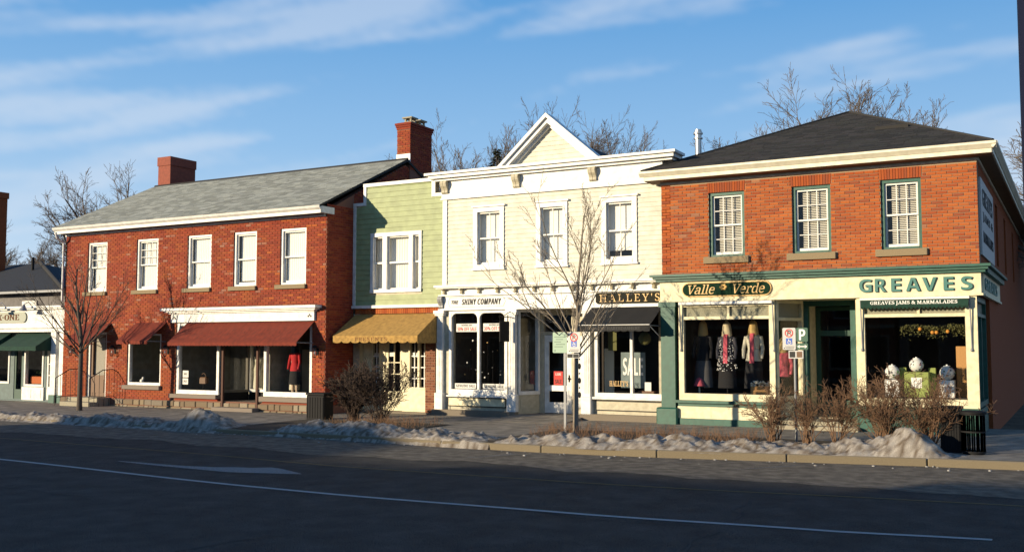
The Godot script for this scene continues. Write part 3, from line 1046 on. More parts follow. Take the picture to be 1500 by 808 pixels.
	m.box(-8.96, -6.46, 0.301, 0.60, z - 0.1, z + 0.045)
	for q in [-8.1, -7.3]: m.box(q, q + 0.012, 0.33, 0.57, z + 0.045, z + 0.05)
	obj("base_panel", m, M.cream_paint, b)
	for q in [[-8.86, -6.48, 3.165, 3.235], [-4.42, -2.08, 3.185, 3.24]]:
		m = MB.new()
		m.box(q[0], q[1], q[2], q[3], z + 0.12, z + 0.2)
		m.box(q[0] + 0.02, q[0] + 0.05, q[2], q[3], z, z + 0.12); m.box(q[1] - 0.05, q[1] - 0.02, q[2], q[3], z, z + 0.12)
		obj("awning_bar", m, M.white_paint, b)
		for s in [q[0], q[1]]:
			m = MB.new()
			m.rod([Vector3(s, q[2], z + 0.12), Vector3(s + 0.01, q[2] - 0.75, z + 0.07), Vector3(s + 0.015, q[2] - 1.15, z + 0.055)], 0.016, 6)
			m.ball(Vector3(s + 0.01, q[2] - 1.15, z + 0.06), 0.03, 0.04, 0.03, 8)
			obj("awning_arm", m, M.galvanised, b)
	# recessed entrance
	for q in [[-6.46, z, -6.02, -0.8], [-4.72, -0.8, -4.52, z]]:
		var t := plan(q[0], q[1], q[2], q[3])
		var len_ := Vector2(q[2] - q[0], q[3] - q[1]).length()
		shop_window(b, t, 0.05, len_ - 0.05, 0.80, 3.25, [], 0.07, M.cream_paint, 0.09, 2.75, -1000.0)
		m = MB.new(); m.use(t)
		m.box(0.05, len_ - 0.05, 0.0, 0.799, -0.1, 0.02)
		obj("splay_panel", m, M.cream_paint, b)
	m = MB.new()
	m.box(-6.06, -5.90, 0.0, 3.25, -0.92, -0.76)
	m.box(-4.88, -4.70, 0.0, 3.25, -0.92, -0.76)
	m.box(-5.90, -4.88, 3.12, 3.25, -0.92, -0.76)
	var dj := obj("doorway", m, M.green_paint, b)
	m = MB.new()
	m.box(-5.90, -5.78, 0.36, 3.12, -1.65, -1.58); m.box(-5.0, -4.88, 0.36, 3.12, -1.65, -1.58)
	m.box(-5.78, -5.0, 0.36, 0.75, -1.65, -1.58); m.box(-5.78, -5.0, 2.38, 2.52, -1.65, -1.58); m.box(-5.78, -5.0, 3.02, 3.12, -1.65, -1.58)
	obj("door", m, M.dark_green, dj)
	pane(dj, -5.78, -5.0, 0.75, 2.38, -1.61); pane(dj, -5.78, -5.0, 2.52, 3.02, -1.61)
	m = MB.new()
	m.box(-5.94, -5.90, 0.30, 3.25, -1.6, -0.93); m.box(-4.88, -4.84, 0.30, 3.25, -1.6, -0.93)
	obj("passage_wall", m, M.putty, dj)
	m = MB.new()
	m.box(-6.44, -4.52, 0.0, 0.33, -0.8, z - 0.05)
	m.box(-6.06, -4.70, 0.0, 0.36, -1.7, -0.801)
	m.soft_box(-6.50, -4.50, 0.0, 0.235, z - 0.049, z + 0.28, 0.015)
	obj("step", m, M.pale_stone, b)
	one_box("entry_ceiling", M.cream_paint, b, -6.44, -4.52, 3.251, 3.29, -1.6, z - 0.26)
	# right display window round the corner
	var gw := shop_window(b, I, -4.52, -2.02, 0.74, 3.249, [], 0.17, M.cream_paint, 0.19, 2.79, -3.17)
	tag(gw, "large cream framed corner display window")
	m = MB.new()
	m.box(-4.56, -1.96, 0.0, 0.739, z - 0.12, z + 0.03)
	m.box(-4.60, -1.92, 0.66, 0.735, z + 0.031, z + 0.10)
	m.box(-2.02, -1.95, 0.0, 0.70, -2.1, z - 0.13)
	obj("base", m, M.green_paint, b)
	var st := Transform3D(Basis(Vector3(0, 0, -1), Vector3.UP, Vector3(1, 0, 0)), Vector3(-1.97, 0, z))
	shop_window(b, st, 0.06, 2.45, 0.74, 3.249, [1.2], 0.12, M.green_paint, 0.12, 2.79, -1000.0)
	m = MB.new()
	m.box(-2.02, -1.94, 0.74, 3.25, z - 0.14, z + 0.028)
	obj("corner_post", m, M.cream_paint, b)
	m = MB.new()
	m.box(-4.40, -2.10, 3.015, 3.185, z + 0.14, z + 0.21)
	var n2 := 26
	for i in n2:
		var a := -4.40 + 2.3 * i / n2; var e := a + 2.3 / n2
		m.prism(PackedVector2Array([Vector2(a, 3.014), Vector2(e, 3.014), Vector2(e - 0.02, 2.985), Vector2((a + e) / 2, 2.972), Vector2(a + 0.02, 2.985)]), z + 0.17, z + 0.19)
	var val := obj("rolled_awning", m, M.green_canvas, b)
	tag(val, "rolled green awning with white lettering on its valance")
	lettering("lettering", "GREAVES JAMS & MARMALADES", font("Droid Serif", true), M.paper, val, Transform3D(), -4.18, -2.32, 3.055, 3.155, z + 0.211, 0.004)

# canvas awning: sloping sheet, closed sides, valance with a scalloped hem
func awning(parent: Node, x0: float, x1: float, yw: float, yf: float, zw: float, out: float, drop: float, mat_: Material, scallop := 0.16, sides := true, deep := 0.025) -> MeshInstance3D:
	var m := MB.new()
	var th := 0.012
	var seams := int((x1 - x0) / 0.55)
	for i in seams:
		# panels sag a little between their seams
		var a := x0 + (x1 - x0) * i / seams; var b := x0 + (x1 - x0) * (i + 1) / seams
		for h in 2:
			var p := a + (b - a) * h / 2; var q := a + (b - a) * (h + 1) / 2
			var da := 0.0 if h == 0 else -0.012; var db := -0.012 if h == 0 else 0.0
			var ym := (yw + yf) / 2; var zm := zw + out / 2
			m.quad(Vector3(p, ym + da, zm), Vector3(p, yw, zw + 0.01), Vector3(q, yw, zw + 0.01), Vector3(q, ym + db, zm))
			m.quad(Vector3(p, yf, zw + out), Vector3(p, ym + da, zm), Vector3(q, ym + db, zm), Vector3(q, yf, zw + out))
	var top := obj("awning", m, mat_, parent)
	m = MB.new()
	var n := maxi(1, int((x1 - x0) / scallop))
	for i in n:
		var a := x0 + (x1 - x0) * i / n; var b := x0 + (x1 - x0) * (i + 1) / n
		var w := b - a
		m.prism(PackedVector2Array([Vector2(a, yf), Vector2(b, yf), Vector2(b, yf - drop + deep), Vector2(b - w * 0.2, yf - drop + deep * 0.2), Vector2(a + w * 0.5, yf - drop), Vector2(a + w * 0.2, yf - drop + deep * 0.2), Vector2(a, yf - drop + deep)]), zw + out - th, zw + out)
	for x in [x0, x1 - th]:
		if sides: m.hexa([Vector3(x, yf - drop, zw + out - th), Vector3(x + th, yf - drop, zw + out - th), Vector3(x + th, yf - drop, zw + 0.01), Vector3(x, yf - drop, zw + 0.01), Vector3(x, yf, zw + out - th), Vector3(x + th, yf, zw + out - th), Vector3(x + th, yf, zw + 0.01), Vector3(x, yf, zw + 0.01)])
	obj("valance", m, mat_, top)
	if sides:
		for x in [x0, x1 - th]:
			m = MB.new()
			m.tri(Vector3(x, yf, zw + 0.01), Vector3(x, yw, zw + 0.01), Vector3(x, yf, zw + out))
			m.tri(Vector3(x + th, yf, zw + out), Vector3(x + th, yw, zw + 0.01), Vector3(x + th, yf, zw + 0.01))
			obj("awning_side", m, mat_, top)
	m = MB.new()
	m.rod([Vector3(x0 + 0.02, yf, zw + out - 0.03), Vector3(x1 - 0.02, yf, zw + out - 0.03)], 0.014, 6)
	for x in [x0 + 0.04, x1 - 0.04]:
		m.rod([Vector3(x, yf - 0.02, zw), Vector3(x, yf - 0.01, zw + out - 0.03)], 0.014, 6)
	obj("awning_frame", m, M.galvanised, top)
	return top

func scroll(m: MB, x: float, w: float, y0: float, y1: float, z: float, d: float) -> void:
	# a carved bracket: an S in profile, two leaves side by side
	for k in 2:
		var xa := x - w / 2 + k * w * 0.53
		m.use(Transform3D(Basis(Vector3(0, 0, 1), Vector3.UP, Vector3(-1, 0, 0)), Vector3(xa, y0, z)))
		var h := y1 - y0
		m.prism(PackedVector2Array([Vector2(0, 0), Vector2(d * 0.3, 0.02), Vector2(d * 0.42, h * 0.12), Vector2(d * 0.36, h * 0.26), Vector2(d * 0.5, h * 0.4), Vector2(d * 0.85, h * 0.58), Vector2(d, h * 0.78), Vector2(d * 0.9, h * 0.94), Vector2(d * 0.7, h), Vector2(0, h)]), -w * 0.47, 0.0)
	m.plain()

func yellow_building() -> void:
	var z := 0.0
	var X0 := -16.33; var X1 := -9.42
	var b := thing("yellow_clapboard_building", "pale yellow clapboard shop with white cornice and a small gable", "building", Vector3(-12.9, 0.0, z))
	var wins := [[-15.27, -14.24, 4.35, 6.13], [-13.20, -12.22, 4.35, 6.13], [-11.19, -10.16, 4.35, 6.13]]
	var m := MB.new()
	wall(m, X0, X1, 3.5, 7.0, z, 0.2, wins)
	obj("wall", m, M.white_paint, b)
	shell(b, X0, X1, -9.0, z, -0.1, 7.0, [0.2, 3.35, 6.95], M.putty)
	one_box("wall", M.putty, b, X1 - 0.25, X1, -0.1, 6.9, -9.0, z - 0.21)
	one_box("partition", M.room_light, b, X0 + 0.3, -13.7, 0.25, 3.2, -2.9, -2.8)
	one_box("partition", M.room, b, -11.6, X1 - 0.3, 0.25, 3.2, -3.2, -3.1)
	one_box("partition", M.room, b, -13.72, -13.66, 0.25, 3.2, -2.9, -1.1)
	one_box("partition", M.room, b, -11.72, -11.66, 0.25, 3.2, -3.2, -1.1)
	clapboards(b, M.yellow_boards, -16.18, X1, 3.90, 6.45, z, 0.127, wins)
	one_box("corner_board", M.white_trim, b, X0, -16.18, 3.89, 6.45, z, z + 0.045)
	m = MB.new()
	m.box(X0 - 0.03, X1, 6.45, 6.985, z, z + 0.06)
	m.box(X0 - 0.06, X1, 6.43, 6.47, z + 0.061, z + 0.085)
	obj("frieze_board", m, M.white_trim, b)
	m = MB.new()
	m.box(-16.55, -9.10, 6.986, 7.05, z - 0.4, z + 0.18)
	m.box(-16.68, -9.02, 7.051, 7.145, z - 0.4, z + 0.30)
	m.box(-16.78, -8.95, 7.146, 7.215, z - 0.4, z + 0.38)
	obj("cornice", m, M.white_trim, b)
	for x in [-16.22, -13.80, -11.41]:
		m = MB.new()
		scroll(m, x, 0.21, 6.60, 6.985, z + 0.061, 0.17)
		obj("corbel", m, M.putty, b)
	# gable
	var ax := -12.74; var ay := 8.60; var gx0 := -14.30; var gx1 := -11.14; var gy := 7.216
	m = MB.new()
	m.prism(PackedVector2Array([Vector2(gx0 + 0.1, gy), Vector2(gx1 - 0.1, gy), Vector2(ax, ay - 0.06)]), z - 0.15, z - 0.002)
	var gable := obj("gable", m, M.white_paint, b)
	var sl := (ay - gy) / (ax - gx0); var sr := (ay - gy) / (gx1 - ax)
	clapboards(gable, M.yellow_boards, gx0, gx1, gy, ay - 0.2, z, 0.127, [], func(y): return [gx0 + 0.12 + (y - gy) / sl, gx1 - 0.12 - (y - gy) / sr])
	for s in [0, 1]:
		var foot := Vector2(gx0 if s == 0 else gx1, gy); var tip := Vector2(ax, ay)
		var d := (tip - foot).normalized()
		var nn := Vector2(d.y, -d.x) if s == 0 else Vector2(-d.y, d.x)
		for k in [[0.0, 0.09, 0.34], [0.09, 0.20, 0.26], [0.20, 0.27, 0.10]]:
			m = MB.new()
			var f0: Vector2 = foot + nn * k[0]; var f1: Vector2 = foot + nn * k[1]
			var e0 := f0 + d * ((gy - f0.y) / d.y); var e1 := f1 + d * ((gy - f1.y) / d.y)
			var t0 := f0 + d * ((ax - f0.x) / d.x); var t1 := f1 + d * ((ax - f1.x) / d.x)
			m.prism(PackedVector2Array([e0, e1, t1, t0]), z - 0.1, z + k[2])
			obj("rake_board", m, M.white_trim, gable)
	m = MB.new()
	for s in [0, 1]:
		var foot := Vector2(gx0 + 0.25 if s == 0 else gx1 - 0.05, gy - 0.1); var tip := Vector2(ax + 0.1, 8.05)
		var th := Vector2(0, 0.035)
		m.prism(PackedVector2Array([foot, tip, tip + th, foot + th]), -4.2, z - 0.16)
	obj("gable_roof", m, M.slate_roof, gable)
	one_box("flat_roof", M.roof_deck, b, X0 + 0.05, X1 - 0.05, 7.0, 7.05, -8.9, z - 0.41)
	m = MB.new()
	var fx := -9.46; var fz := -3.0
	m.tube(Vector3(fx, 6.9, fz), Vector3(fx, 8.12, fz), 0.095, 0.095, 12)
	m.tube(Vector3(fx, 8.12, fz), Vector3(fx, 8.16, fz), 0.135, 0.135, 12, true)
	m.tube(Vector3(fx, 8.16, fz), Vector3(fx, 8.26, fz), 0.10, 0.10, 12, true)
	m.tube(Vector3(fx, 8.26, fz), Vector3(fx, 8.31, fz), 0.14, 0.14, 12, true)
	m.tube(Vector3(fx, 8.31, fz), Vector3(fx, 8.40, fz), 0.12, 0.09, 12, true)
	tag(obj("flue_pipe", m, M.steel, b), "shiny steel flue pipe with a collared cap")
	for i in 3:
		var w: Array = wins[i]
		var win := sash_window(b, w[0], w[1], w[2], w[3], z, 2, 1, 0.135, M.white_trim, M.white_paint, 0.05, 0.10)
		m = MB.new()
		m.box(w[0] - 0.03, w[1] + 0.05, w[3], w[3] + 0.045, z, z + 0.10)
		obj("head_cap", m, M.white_trim, win)
		m = MB.new()
		m.box(w[0] - 0.03, w[1] + 0.03, w[2] - 0.05, w[2], z, z + 0.09)
		obj("sill", m, M.white_trim, win)
		var low: float = [4.50, 4.56, 4.70][i]
		m = MB.new()
		m.box(w[0] + 0.1, w[1] - 0.1, low, w[3] - 0.12, z - 0.215, z - 0.205)
		obj("roller_blind", m, M.curtain, win)
		one_box("room_back", M.slate_room, win, w[0] - 0.3, w[1] + 0.3, 4.0, 6.4, z - 0.9, z - 0.85)
	# shop front, upper bands
	m = MB.new()
	m.box(-16.47, X1, 3.825, 3.885, z, z + 0.30)
	m.box(-16.43, X1, 3.79, 3.824, z, z + 0.25)
	m.box(-16.40, X1, 3.575, 3.61, z, z + 0.16)
	m.box(-16.36, X1, 3.20, 3.574, z, z + 0.085)
	m.box(-16.42, X1, 3.155, 3.199, z, z + 0.13)
	m.box(-16.36, X1, 3.611, 3.789, z, z + 0.05)
	var fas := obj("fascia", m, M.white_trim, b)
	for x in [-16.24, -15.63, -15.04, -14.43, -13.84, -13.24, -12.65, -12.04, -11.46, -10.88, -10.27, -9.68]:
		m = MB.new()
		m.use(Transform3D(Basis(Vector3(0, 0, 1), Vector3.UP, Vector3(-1, 0, 0)), Vector3(x, 0, z + 0.051)))
		m.prism(PackedVector2Array([Vector2(0, 3.64), Vector2(0.06, 3.63), Vector2(0.09, 3.67), Vector2(0.05, 3.70), Vector2(0.10, 3.74), Vector2(0.17, 3.76), Vector2(0.17, 3.789), Vector2(0, 3.789)]), -0.035, 0.035)
		m.plain()
		obj("bracket", m, M.putty, fas)
	m = MB.new()
	scroll(m, -16.33, 0.15, 3.21, 3.57, z + 0.086, 0.13)
	obj("scroll_bracket", m, M.galvanised, fas)
	# name boards
	m = MB.new()
	var hx := PackedVector2Array([Vector2(-16.10, 3.39), Vector2(-16.03, 3.53), Vector2(-14.24, 3.53), Vector2(-14.16, 3.39), Vector2(-14.24, 3.25), Vector2(-16.03, 3.25)])
	for i in 6:
		var p: Vector2 = hx[i]; var q: Vector2 = hx[(i + 1) % 6]
		m.rod([Vector3(p.x, p.y, z + 0.088), Vector3(q.x, q.y, z + 0.088)], 0.006, 4)
	var hex := obj("sign_border", m, M.putty, fas)
	var it := font("Droid Sans", true, 0.22, 2)
	lettering("lettering", "THE", it, M.ink, fas, Transform3D(), -15.98, -15.74, 3.34, 3.44, z + 0.086, 0.012)
	lettering("lettering", "SHINY COMPANY", it, M.ink, fas, Transform3D(), -15.62, -14.30, 3.31, 3.48, z + 0.086, 0.012)
	m = MB.new()
	m.prism(PackedVector2Array([Vector2(-11.34, 3.30), Vector2(-11.28, 3.25), Vector2(-9.44, 3.25), Vector2(-9.44, 3.55), Vector2(-11.28, 3.55), Vector2(-11.34, 3.50)]), z + 0.086, z + 0.115)
	var hs := obj("sign_board", m, M.sign_dark, fas)
	tag(hs, "dark sign board with gold serif capitals")
	lettering("lettering", "HALLEY'S", font("Droid Serif", false, 0.0, 8), M.gold_leaf, fas, Transform3D(), -11.22, -9.50, 3.30, 3.50, z + 0.116, 0.015)
	# lower wall of putty coloured boards
	m = MB.new()
	wall(m, X0, X1, 0.0, 3.5, z - 0.02, 0.16, [[-16.12, -14.14, 0.70, 3.155], [-13.86, -11.70, -0.1, 3.155], [-11.44, -9.40, 0.76, 3.155]])
	obj("front_wall", m, M.putty, b)
	for q in [[-16.56, -16.20], [-14.09, -13.80], [-11.78, -11.48]]:
		m = MB.new()
		var c: float = (q[0] + q[1]) / 2
		var base_y := 0.28
		m.box(c - 0.105, c + 0.105, 0.75, 3.0, z - 0.02, z + 0.11)
		for k in 3: m.box(c - 0.07 + k * 0.055, c - 0.04 + k * 0.055, 0.85, 2.95, z + 0.11, z + 0.122)
		m.box(c - 0.15, c + 0.15, 3.0, 3.06, z - 0.02, z + 0.14)
		m.box(c - 0.18, c + 0.18, 3.061, 3.154, z - 0.02, z + 0.17)
		m.soft_box(c - 0.15, c + 0.15, base_y, 0.76, z - 0.02, z + 0.16, 0.02)
		obj("pilaster", m, M.white_trim, b)
	var I := Transform3D(Basis(), Vector3(0, 0, z))
	var sw := shop_window(b, I, -16.10, -14.14, 0.70, 3.154, [-15.10], 0.085, M.white_trim, 0.17)
	tag(sw, "tall two-light white shop window with rounded upper corners")
	m = MB.new()
	for q in [[-16.02, -15.135], [-15.065, -14.22]]:
		for s in [0, 1]:
			var x: float = q[s]
			var sg := 1.0 if s == 0 else -1.0
			var pts := PackedVector2Array([Vector2(x, 3.07)])
			for i in 6:
				var a := PI / 2 * i / 5
				pts.append(Vector2(x + sg * 0.17 * (1 - sin(a)), 3.07 - 0.17 * (1 - cos(a))))
			m.prism(pts, z - 0.06, z + 0.018)
	obj("corner_fillet", m, M.white_trim, sw)
	for q in [[-16.14, -14.18, 0.37, 0.645], [-11.40, -9.44, 0.39, 0.67]]:
		m = MB.new()
		m.box(q[0], q[1], q[2], q[3], z - 0.02, z + 0.004)
		obj("panel_edge", m, M.ink, b)
		m = MB.new()
		m.box(q[0] + 0.03, q[1] - 0.03, q[2] + 0.03, q[3] - 0.03, z, z + 0.018)
		obj("base_panel", m, M.cream_paint if q[0] < -15 else M.putty, b)
	m = MB.new()
	one_box("window_ledge", M.white_trim, b, -16.14, -14.12, 0.655, 0.699, z - 0.02, z + 0.10)
	one_box("window_ledge", M.white_trim, b, -11.46, X1, 0.70, 0.76, z - 0.02, z + 0.11)
	one_box("plinth", M.grey_stone, b, -16.60, -13.80, 0.0, 0.28, z - 0.02, z + 0.18)
	one_box("plinth", M.grey_stone, b, -11.80, X1, 0.0, 0.30, z - 0.02, z + 0.16)
	var hw := shop_window(b, I, -11.42, X1, 0.76, 3.154, [-10.36], 0.085, M.white_trim, 0.11)
	tag(hw, "two-light white shop window under a black awning")
	var aw := awning(b, -11.47, -9.44, 3.15, 2.66, z + 0.09, 0.9, 0.17, M.black_canvas, 0.2, false)
	tag(aw, "black canvas awning with lettering on its valance")
	lettering("lettering", "HALLEY'S HABERDASHERY", font("Droid Serif"), M.cloth_grey, aw, Transform3D(), -11.2, -9.7, 2.54, 2.62, z + 0.992, 0.004)
	m = MB.new()
	m.rod([Vector3(-11.46, 2.665, z + 0.995), Vector3(-9.45, 2.665, z + 0.995)], 0.012, 5)
	for x in [-11.45, -9.47]: m.rod([Vector3(x, 2.65, z + 0.98), Vector3(x, 2.32, z + 0.12)], 0.012, 5)
	obj("awning_rail", m, M.white_paint, aw)
	# recessed entrance
	var zd := -0.85
	for q in [[-13.84, z - 0.03, -13.55, zd], [-12.05, zd, -11.74, z - 0.03]]:
		var t := plan(q[0], q[1], q[2], q[3])
		var l := Vector2(q[2] - q[0], q[3] - q[1]).length()
		shop_window(b, t, 0.03, l - 0.02, 0.74, 3.154, [], 0.07, M.white_trim, 0.10)
		m = MB.new(); m.use(t)
		m.box(0.03, l - 0.02, 0.0, 0.739, -0.08, 0.0)
		m.box(0.12, l - 0.10, 0.36, 0.64, 0.0, 0.012)
		obj("splay_panel", m, M.putty, b)
	m = MB.new()
	wall(m, -13.58, -12.02, 0.0, 3.155, zd, 0.1, [[-13.42, -12.54, 0.2, 2.44], [-13.42, -12.54, 2.52, 3.0]])
	var dw := obj("entry_wall", m, M.putty, b)
	m = MB.new()
	wall(m, -13.41, -12.55, 0.22, 2.43, zd - 0.02, 0.05, [[-13.27, -12.70, 1.0, 2.24], [-13.27, -12.70, 0.52, 0.84]])
	var door := obj("door", m, M.white_trim, b)
	pane(door, -13.27, -12.70, 1.0, 2.24, zd - 0.045); pane(door, -13.27, -12.70, 0.52, 0.84, zd - 0.045)
	pane(door, -13.42, -12.54, 2.52, 3.0, zd - 0.05)
	m = MB.new()
	m.ball(Vector3(-12.62, 1.2, zd + 0.03), 0.03, 0.03, 0.03, 8); m.box(-12.64, -12.60, 1.1, 1.3, zd - 0.02, zd - 0.005)
	obj("handle", m, M.black_metal, door)
	m = MB.new()
	m.box(-12.46, -12.10, 0.4, 2.4, zd, zd + 0.02)
	obj("side_board", m, M.white_trim, b)
	m = MB.new()
	for k in 4:
		m.ball(Vector3(-12.28, 0.75 + k * 0.4, zd + 0.02), 0.05, 0.09, 0.012, 8)
		m.ball(Vector3(-12.28, 0.95 + k * 0.4, zd + 0.02), 0.025, 0.03, 0.012, 6)
	obj("ironwork", m, M.black_metal, b)
	m = MB.new()
	m.box(-13.83, -11.75, 0.0, 0.205, -1.0, z + 0.1)
	m.hexa([Vector3(-14.0, sy(-14.0) - 0.02, 1.6), Vector3(-11.6, sy(-11.6) - 0.02, 1.6), Vector3(-11.75, 0.0, z + 0.101), Vector3(-13.83, 0.0, z + 0.101), Vector3(-14.0, sy(-14.0) + 0.004, 1.6), Vector3(-11.6, sy(-11.6) + 0.004, 1.6), Vector3(-11.75, 0.204, z + 0.101), Vector3(-13.83, 0.204, z + 0.101)])
	obj("ramp", m, M.concrete, b)
	one_box("entry_ceiling", M.putty, b, -13.83, -11.75, 3.156, 3.19, zd - 0.02, z - 0.19)
	# hanging sign
	m = MB.new()
	m.rod([Vector3(-13.96, 2.93, z + 0.12), Vector3(-13.96, 2.93, z + 0.80)], 0.014, 6)
	m.rod([Vector3(-13.96, 3.10, z + 0.12), Vector3(-13.96, 2.93, z + 0.62)], 0.010, 6)
	for q in [0.30, 0.70]: m.rod([Vector3(-13.96, 2.93, z + q), Vector3(-13.96, 2.80, z + q)], 0.006, 5)
	var hg := obj("sign_bracket", m, M.black_metal, b)
	m = MB.new()
	m.box(-13.975, -13.945, 2.24, 2.81, z + 0.24, z + 0.76)
	var plate := obj("hanging_sign", m, M.black_metal, hg)
	tag(plate, "small black hanging sign")

func green_building() -> void:
	var z := 0.0
	var X0 := -19.64; var X1 := -16.35
	var b := thing("green_clapboard_building", "narrow pale green clapboard shop with a stepped parapet", "building", Vector3(-18.0, 0.0, z))
	var w := [-18.98, -17.08, 3.74, 5.58]
	var m := MB.new()
	wall(m, X0, X1, 3.1, 6.48, z, 0.2, [w])
	m.box(-19.25, -16.62, 6.48, 7.08, z - 0.2, z)
	obj("wall", m, M.putty, b)
	shell(b, X0, X1, -8.0, z, -0.1, 6.4, [0.15, 3.2, 6.4], M.putty)
	one_box("wall", M.putty, b, X1 - 0.25, X1 - 0.01, -0.1, 6.3, -8.0, z - 0.21)
	one_box("partition", M.room, b, X0 + 0.3, X1 - 0.3, 0.2, 3.0, -3.0, -2.9)
	var stepped := func(y: float) -> Array:
		if y < 6.45: return [X0 + 0.08, X1]
		if y < 6.60: return [-19.2, X1]
		return [-19.2, -16.64]
	clapboards(b, M.green_boards, X0 + 0.08, X1, 3.36, 7.03, z, 0.158, [w], stepped)
	for q in [[-19.27, -16.60, 7.035, 7.14, 0.06], [-19.27, -19.17, 6.56, 7.034, 0.045], [-16.73, -16.60, 6.67, 7.034, 0.045], [-16.73, X1, 6.57, 6.669, 0.046], [X0 - 0.02, -19.17, 6.46, 6.555, 0.05], [X0 - 0.02, X0 + 0.08, 3.37, 6.459, 0.045]]:
		m = MB.new()
		m.box(q[0], q[1], q[2], q[3], z, z + q[4])
		obj("trim_board", m, M.white_trim, b)
	# triple window
	m = MB.new()
	m.box(w[0], w[1], w[3] - 0.12, w[3], z - 0.1, z + 0.05)
	m.box(w[0], w[1], w[2], w[2] + 0.09, z - 0.1, z + 0.07)
	for q in [[w[0], -18.88], [-18.52, -18.36], [-17.54, -17.40], [-17.18, w[1]]]: m.box(q[0], q[1], w[2] + 0.09, w[3] - 0.12, z - 0.1, z + 0.05)
	var win := obj("triple_window", m, M.white_trim, b)
	for q in [[-18.88, -18.52], [-18.36, -17.54], [-17.40, -17.18]]:
		for k in 2:
			var lo: float = w[2] + 0.09 if k == 1 else 4.63
			var hi: float = 4.69 if k == 1 else w[3] - 0.12
			var zs := z - 0.03 if k == 0 else z - 0.065
			m = MB.new()
			m.box(q[0], q[0] + 0.035, lo, hi, zs - 0.03, zs); m.box(q[1] - 0.035, q[1], lo, hi, zs - 0.03, zs)
			m.box(q[0] + 0.035, q[1] - 0.035, lo, lo + 0.05, zs - 0.03, zs); m.box(q[0] + 0.035, q[1] - 0.035, hi - 0.04, hi, zs - 0.03, zs)
			obj("sash", m, M.white_paint, win)
			pane(win, q[0] + 0.035, q[1] - 0.035, lo + 0.05, hi - 0.04, zs - 0.015)
	m = MB.new()
	for i in 40:
		var a := -18.95 + 1.84 * i / 40; var e := a + 1.84 / 40
		var za := z - 0.20 - (0.02 if i % 2 == 0 else 0.0); var zb := z - 0.20 - (0.0 if i % 2 == 0 else 0.02)
		m.quad(Vector3(a, 3.80, za), Vector3(a, 5.5, za), Vector3(e, 5.5, zb), Vector3(e, 3.80, zb))
	obj("curtain", m, M.curtain, win)
	one_box("ledge", M.white_trim, b, X0, X1, 3.27, 3.358, z, z + 0.12)
	for i in 40:
		var s := MB.new()
		var x := X0 + 0.06 + i * 0.08
		s.box(x, x + 0.069, 3.10, 3.265, z - 0.02, z + 0.014)
		obj("brick", s, M["brick_tone%d" % (i * 7 % 5)], b)
	var aw := awning(b, -19.56, -16.47, 3.08, 2.42, z + 0.016, 1.1, 0.215, M.gold_canvas, 0.33, true, 0.055)
	tag(aw, "gold canvas awning with faded capitals on its valance")
	lettering("lettering", "PRESENTS", font("Droid Serif", false, 0.0, 6), M.faded_print, aw, Transform3D(), -18.72, -17.55, 2.265, 2.375, z + 1.117, 0.003)
	# shop front under the awning
	var zs2 := -0.2
	m = MB.new()
	wall(m, X0, -16.95, 0.0, 3.1, zs2, 0.12, [[-19.08, -18.74, 0.82, 2.7], [-18.56, -17.92, 0.15, 2.45], [-17.68, -16.96, 0.84, 2.7]])
	obj("front_wall", m, M.cream_paint, b)
	var T := Transform3D(Basis(), Vector3(0, 0, zs2))
	for q in [[-19.08, -18.74, []], [-17.68, -16.96, [-17.32]]]:
		var sw := shop_window(b, T, q[0], q[1], 0.82, 2.7, q[2], 0.05, M.cream_paint, 0.06)
		for y in [1.13, 1.46, 1.80]: one_box("glazing_bar", M.white_trim, sw, q[0] + 0.05, q[1] - 0.05, y, y + 0.03, zs2 - 0.07, zs2 - 0.02)
		var x: float = (q[0] + q[1]) / 2 - (0.17 if q[1] > -17.5 else 0.0)
		for e in ([0.0] if q[1] < -17.5 else [0.0, 0.36]): one_box("glazing_bar", M.white_trim, sw, x + e - 0.012, x + e + 0.012, 0.88, 2.6, zs2 - 0.072, zs2 - 0.018)
	m = MB.new()
	wall(m, -18.55, -17.93, 0.16, 2.44, zs2 - 0.02, 0.05, [[-18.46, -18.26, 0.75, 2.3], [-18.22, -18.02, 0.75, 2.3]])
	for y in [1.25, 1.6]: m.box(-18.46, -18.02, y, y + 0.03, zs2 - 0.06, zs2 - 0.025)
	var door := obj("door", m, M.cream_paint, b)
	pane(door, -18.46, -18.26, 0.75, 2.3, zs2 - 0.045); pane(door, -18.22, -18.02, 0.75, 2.3, zs2 - 0.045)
	m = MB.new(); m.ball(Vector3(-18.0, 1.15, zs2 + 0.01), 0.03, 0.03, 0.03, 8)
	obj("handle", m, M.black_metal, door)
	for q in [[-17.62, -17.02, 0.22, 0.74], [-19.06, -18.76, 0.22, 0.72]]: one_box("base_panel", M.cream_paint, b, q[0], q[1], q[2], q[3], zs2, zs2 + 0.018)
	one_box("pier", M.mortar, b, -16.95, -16.60, 0.0, 3.09, -0.33, z - 0.015)
	var pale := [Color(0.36, 0.13, 0.06), Color(0.30, 0.10, 0.05), Color(0.40, 0.17, 0.08), Color(0.24, 0.08, 0.04)]
	lay_bricks(b, Transform3D(Basis(), Vector3(0, 0, z - 0.015)), -16.95, -16.60, 0.0, 3.09, [], pale, func(x, y, c, r): return c, 0, [], 71)
	one_box("threshold", M.grey_stone, b, X0, -16.6, 0.0, 0.15, zs2 - 0.1, z + 0.05)
	for q in [[-19.03, -18.79, 1.78, 1.90], [-18.45, -18.27, 1.80, 1.92], [-17.61, -17.40, 1.78, 1.92]]:
		var p := one_box("notice_card", M.paper, self, q[0], q[1], q[2], q[3], zs2 - 0.062, zs2 - 0.056)
		tag(p, "white notice card in the window under the gold awning", "notice", "white cards behind the glass under the gold awning")

